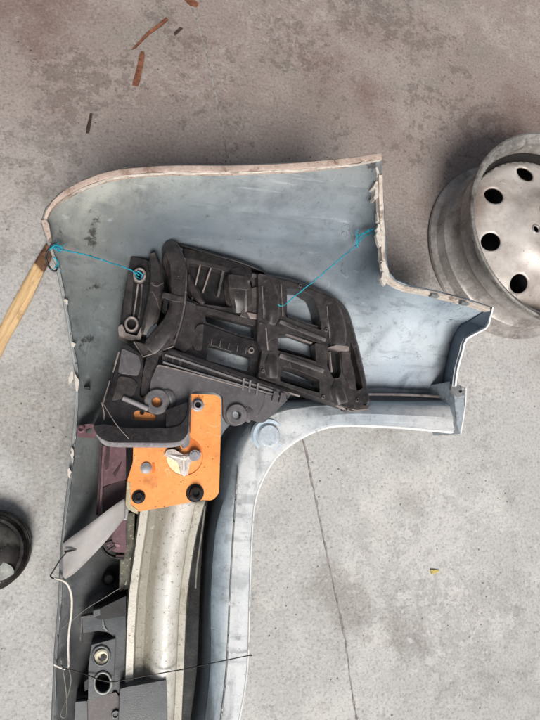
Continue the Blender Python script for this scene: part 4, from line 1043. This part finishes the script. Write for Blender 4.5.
twine('teal_twine', [[(381.5, 228, .262), (372, 233, .235), (362, 238, .212), (356, 245, .205), (340, 259, .19), (320, 276, .17), (300, 292, .15), (287, 303, .135)],
                     [(287, 303, .136), (282, 306, .142), (277, 304, .146)],
                     [(380, 229, .262), (370, 229.5, .24), (361, 235, .22), (357, 242, .208), (356, 246, .206)],
                     [(358, 229, .224), (356.5, 236, .215), (357, 244, .208), (358, 247, .206)],
                     [(357, 236, .216), (363, 234, .222), (371, 230, .24)]], 'teal twine from the torn right edge down into the lattice window', .0011)
tube('black_loop', [(56, 243, .228), (51, 246, .226), (47, 253, .222), (46.5, 260, .214), (50, 268, .21), (55, 271, .208), (58, 267, .208)], .0016, M['wire'], label='black wire loop through the left bumper corner beside the wood slat', cat='wire')

# ------------------------------------------------------------------ steel wheel rim
def build_wheel():
    cx, cy = .9326, .4905; c = (cx, cy, 0)
    root = empty('wheel_rim', 'bare silver steel wheel rim lying flat on the floor at right', 'wheel rim', c)
    R = .22; Wd = .164
    pr = [(R - .004, .004), (R, .001), (R + .002, .006), (R, .011), (R - .013, .015), (R - .016, .022), (R - .018, .040), (R - .024, .044), (R - .030, .058), (R - .031, .080), (R - .024, .094), (R - .018, .100), (R - .0165, .118), (R - .017, .138), (R - .014, .146), (R - .009, .150)]
    lathe('barrel', pr, c, M['steel_barrel'], root, n=96)
    lip = [(R - .009, .149), (R - .001, .151), (R + .001, .157), (R, .163), (R - .004, .1645), (R - .0075, .162), (R - .010, .155), (R - .019, .150), (R - .021, .138), (R - .024, .118)]
    lathe('rim_lip', lip, c, M['steel_lip'], root, n=96)
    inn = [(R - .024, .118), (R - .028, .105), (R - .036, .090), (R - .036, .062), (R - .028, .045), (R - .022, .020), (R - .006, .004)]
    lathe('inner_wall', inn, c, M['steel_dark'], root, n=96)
    # disc with eight hand holes, dished centre
    def zd(r):
        pts = [(0, .150), (.062, .150), (.072, .148), (.090, .138), (.110, .129), (.130, .124), (.150, .119), (.168, .112), (.180, .103), (.188, .094)]
        return float(np.interp(r, [p[0] for p in pts], [p[1] for p in pts]))
    rr = .186; hr = .0208; hp = .1450
    outer = [(rr * math.cos(a), rr * math.sin(a)) for a in np.linspace(0, 2 * math.pi, 120, endpoint=False)]
    holes = []
    for k in range(8):
        a = math.radians(-121 + 45 * k)
        holes.append([(hp * math.cos(a) + hr * math.cos(b), hp * math.sin(a) + hr * math.sin(b)) for b in np.linspace(0, 2 * math.pi, 26, endpoint=False)])
    holes.append([(.027 * math.cos(b), .027 * math.sin(b)) for b in np.linspace(0, 2 * math.pi, 40, endpoint=False)])
    lug = []; lp = P(537.5, 229, .150); LUG0 = math.atan2(lp[1] - cy, lp[0] - cx); LR = math.hypot(lp[1] - cy, lp[0] - cx); print('lug', LR, math.degrees(LUG0)); LR = max(.045, LR)
    for k in range(5):
        a = LUG0 - math.radians(72 * k); lug.append((LR * math.cos(a), LR * math.sin(a)))
        holes.append([(LR * math.cos(a) + .0075 * math.cos(b), LR * math.sin(a) + .0075 * math.sin(b)) for b in np.linspace(0, 2 * math.pi, 16, endpoint=False)])
    V, T = cdt(np.array(outer), [np.array(h) for h in holes], .0055)
    def zs(r): return sum(zd(max(0, r + d)) for d in (-.008, -.004, 0, .004, .008)) / 5
    W = [(cx + x, cy + y, zs(math.hypot(x, y))) for x, y in V]
    o = obj('disc', W, T, M['steel'], root, angle=60)
    if o.data.polygons[0].normal.z < 0: o.data.flip_normals()
    md = o.modifiers.new('solid', 'SOLIDIFY'); md.thickness = .004; md.offset = -1
    for x, y in lug: lathe('lug_seat', [(.0076, .0002), (.0085, .0018), (.0105, .0018), (.012, .0)], (cx + x, cy + y, zs(LR)), M['steel_barrel'], root, n=20)
    lathe('added_hole_backing', [(0, .030), (.13, .030), (.150, .024), (.158, .006)], c, M['steel_dark'], root, n=48)  # added unseen disc that keeps the wheel holes black
build_wheel()

# ------------------------------------------------------------------ dark round part at the left edge
def build_drum():
    c = P(-9, 549, 0)
    root = empty('metal_hub', 'oily black round metal hub on the floor, cut off by the left edge', 'hub', c)
    lathe('hub_body', [(.058, 0), (.0655, .003), (.067, .010), (.066, .020), (.0625, .024), (.062, .036), (.057, .041), (.052, .041)], c, M['drum'], root, n=56)
    lathe('hub_band', [(.0635, .0235), (.0655, .025), (.0655, .033), (.0625, .035)], c, M['drum'], root, n=56)
    lathe('hub_face', [(.052, .041), (.049, .045), (.036, .050), (.018, .052), (0, .0525)], c, M['drum'], root, n=48)
    slab('scraped_plate', rnd([(-14, 560), (4, 562), (12, 566), (15, 573), (4, 580), (-14, 582)], 3), .0505, .03, M['drum_hi'], root)
build_drum()

# ------------------------------------------------------------------ wood slat, bark, crumbs, grit
def build_wood():
    root = empty('wood_slat', 'thin pale wood slat with a stained end, under the left bumper corner', 'wood slat', P(22, 300, 0))
    def strip(nm, pts, m):
        A = crs(pts, 5); V = []
        for x0, y0, x1, y1, z in A:
            for t in (0, .25, .5, .75, 1):
                j = rng.uniform(-.25, .25) if t in (0, 1) else 0
                V.append(P(x0 + (x1 - x0) * t + j, y0 + (y1 - y0) * t, z + .0002 * math.sin(t * math.pi)))
        o = obj(nm, V, grid_faces(len(A), 5, caps=False), m, root, angle=50)
        if o.data.polygons[0].normal.z < 0: o.data.flip_normals()
        md = o.modifiers.new('solid', 'SOLIDIFY'); md.thickness = .0018; md.offset = -1
    strip('slat', [(34.5, 262, 43.5, 272, .010), (27.5, 275, 38, 284.5, .008), (18.5, 291, 30, 302, .006), (8.5, 309, 19, 322.5, .005), (-1, 328, 8, 341, .004), (-13, 351, -4, 367, .004)], M['wood'])
    strip('stained_end', [(46, 243, 55, 250, .018), (40, 253, 49, 263, .0145), (34.3, 262.3, 43.8, 272.3, .0122)], M['wood_burnt'])
build_wood()

def chip(name, pts, label, cat, m, z=.004):
    L = np.array(pts, float)
    V, T = cdt(L, (), None)
    o = slab(name, L, lambda x, y: z + .002 * math.sin(x * .9 + y * .4), .0008, m, None, bevel=0, label=label, cat=cat)
    return o
chip('bark_strip', [(141, 51), (144, 51.5), (144.5, 56), (143, 66), (140, 80), (138, 85), (132.5, 84), (135, 74), (138, 62), (139, 56)], 'reddish brown bark strip on the floor above the left corner, pointing up', 'bark', M['bark'])
chip('bark_strip', [(166, 17), (168, 19), (160, 27), (150, 34), (143, 40), (136, 47), (132, 49), (140, 40), (147, 32), (158, 24)], 'thin slanting brown bark splinter above the upright bark strip', 'bark', M['bark'])
chip('twig', [(90, 113), (92, 113), (91.5, 120), (89, 132), (86, 133), (86.5, 127), (88.5, 120)], 'small dark twig on the floor at upper left', 'twig', M['dark_chip'])
chip('dark_sliver', [(180, 27), (183, 28), (178, 33), (175, 34.5), (174.5, 32)], 'tiny dark sliver on the floor right of the bark splinter', 'sliver', M['dark_chip'], .003)
chip('leaf_scrap', [(184, -2), (193, -1), (199, 3), (197, 7), (190, 5)], 'reddish leaf scrap cut off by the top edge', 'leaf', M['bark'], .003)
chip('yellow_crumb', [(431, 570), (436, 569.5), (440, 571.5), (436, 573), (432, 574)], 'small pale yellow crumb on the floor at lower right', 'crumb', M['yellow'], .004)

def build_grit():
    V, F = [], []
    for i in range(260):
        x, y = rng.uniform(-20, 560), rng.uniform(-10, 730)
        if y > 150 and 40 < x < 500 and not (x > 262 and y > 445): continue
        c = P(x, y, 0); r = abs(rng.normal(0, .0005)) + .0003; b = len(V)
        for (dx, dy, dz) in ((1, 0, 0), (0, 1, 0), (-1, 0, 0), (0, -1, 0), (.2, .1, 1)):
            V.append((c[0] + dx * r * rng.uniform(.6, 1.4), c[1] + dy * r * rng.uniform(.6, 1.4), max(0.0003, dz * r * rng.uniform(.6, 1.2))))
        F += [(b, b + 1, b + 4), (b + 1, b + 2, b + 4), (b + 2, b + 3, b + 4), (b + 3, b, b + 4)]
    obj('floor_grit', V, F, M['grit'], smooth=False, kind='stuff', origin=(0, 0, 0), label='fine dark grit scattered on the concrete floor')
build_grit()
bpy.context.view_layer.update()
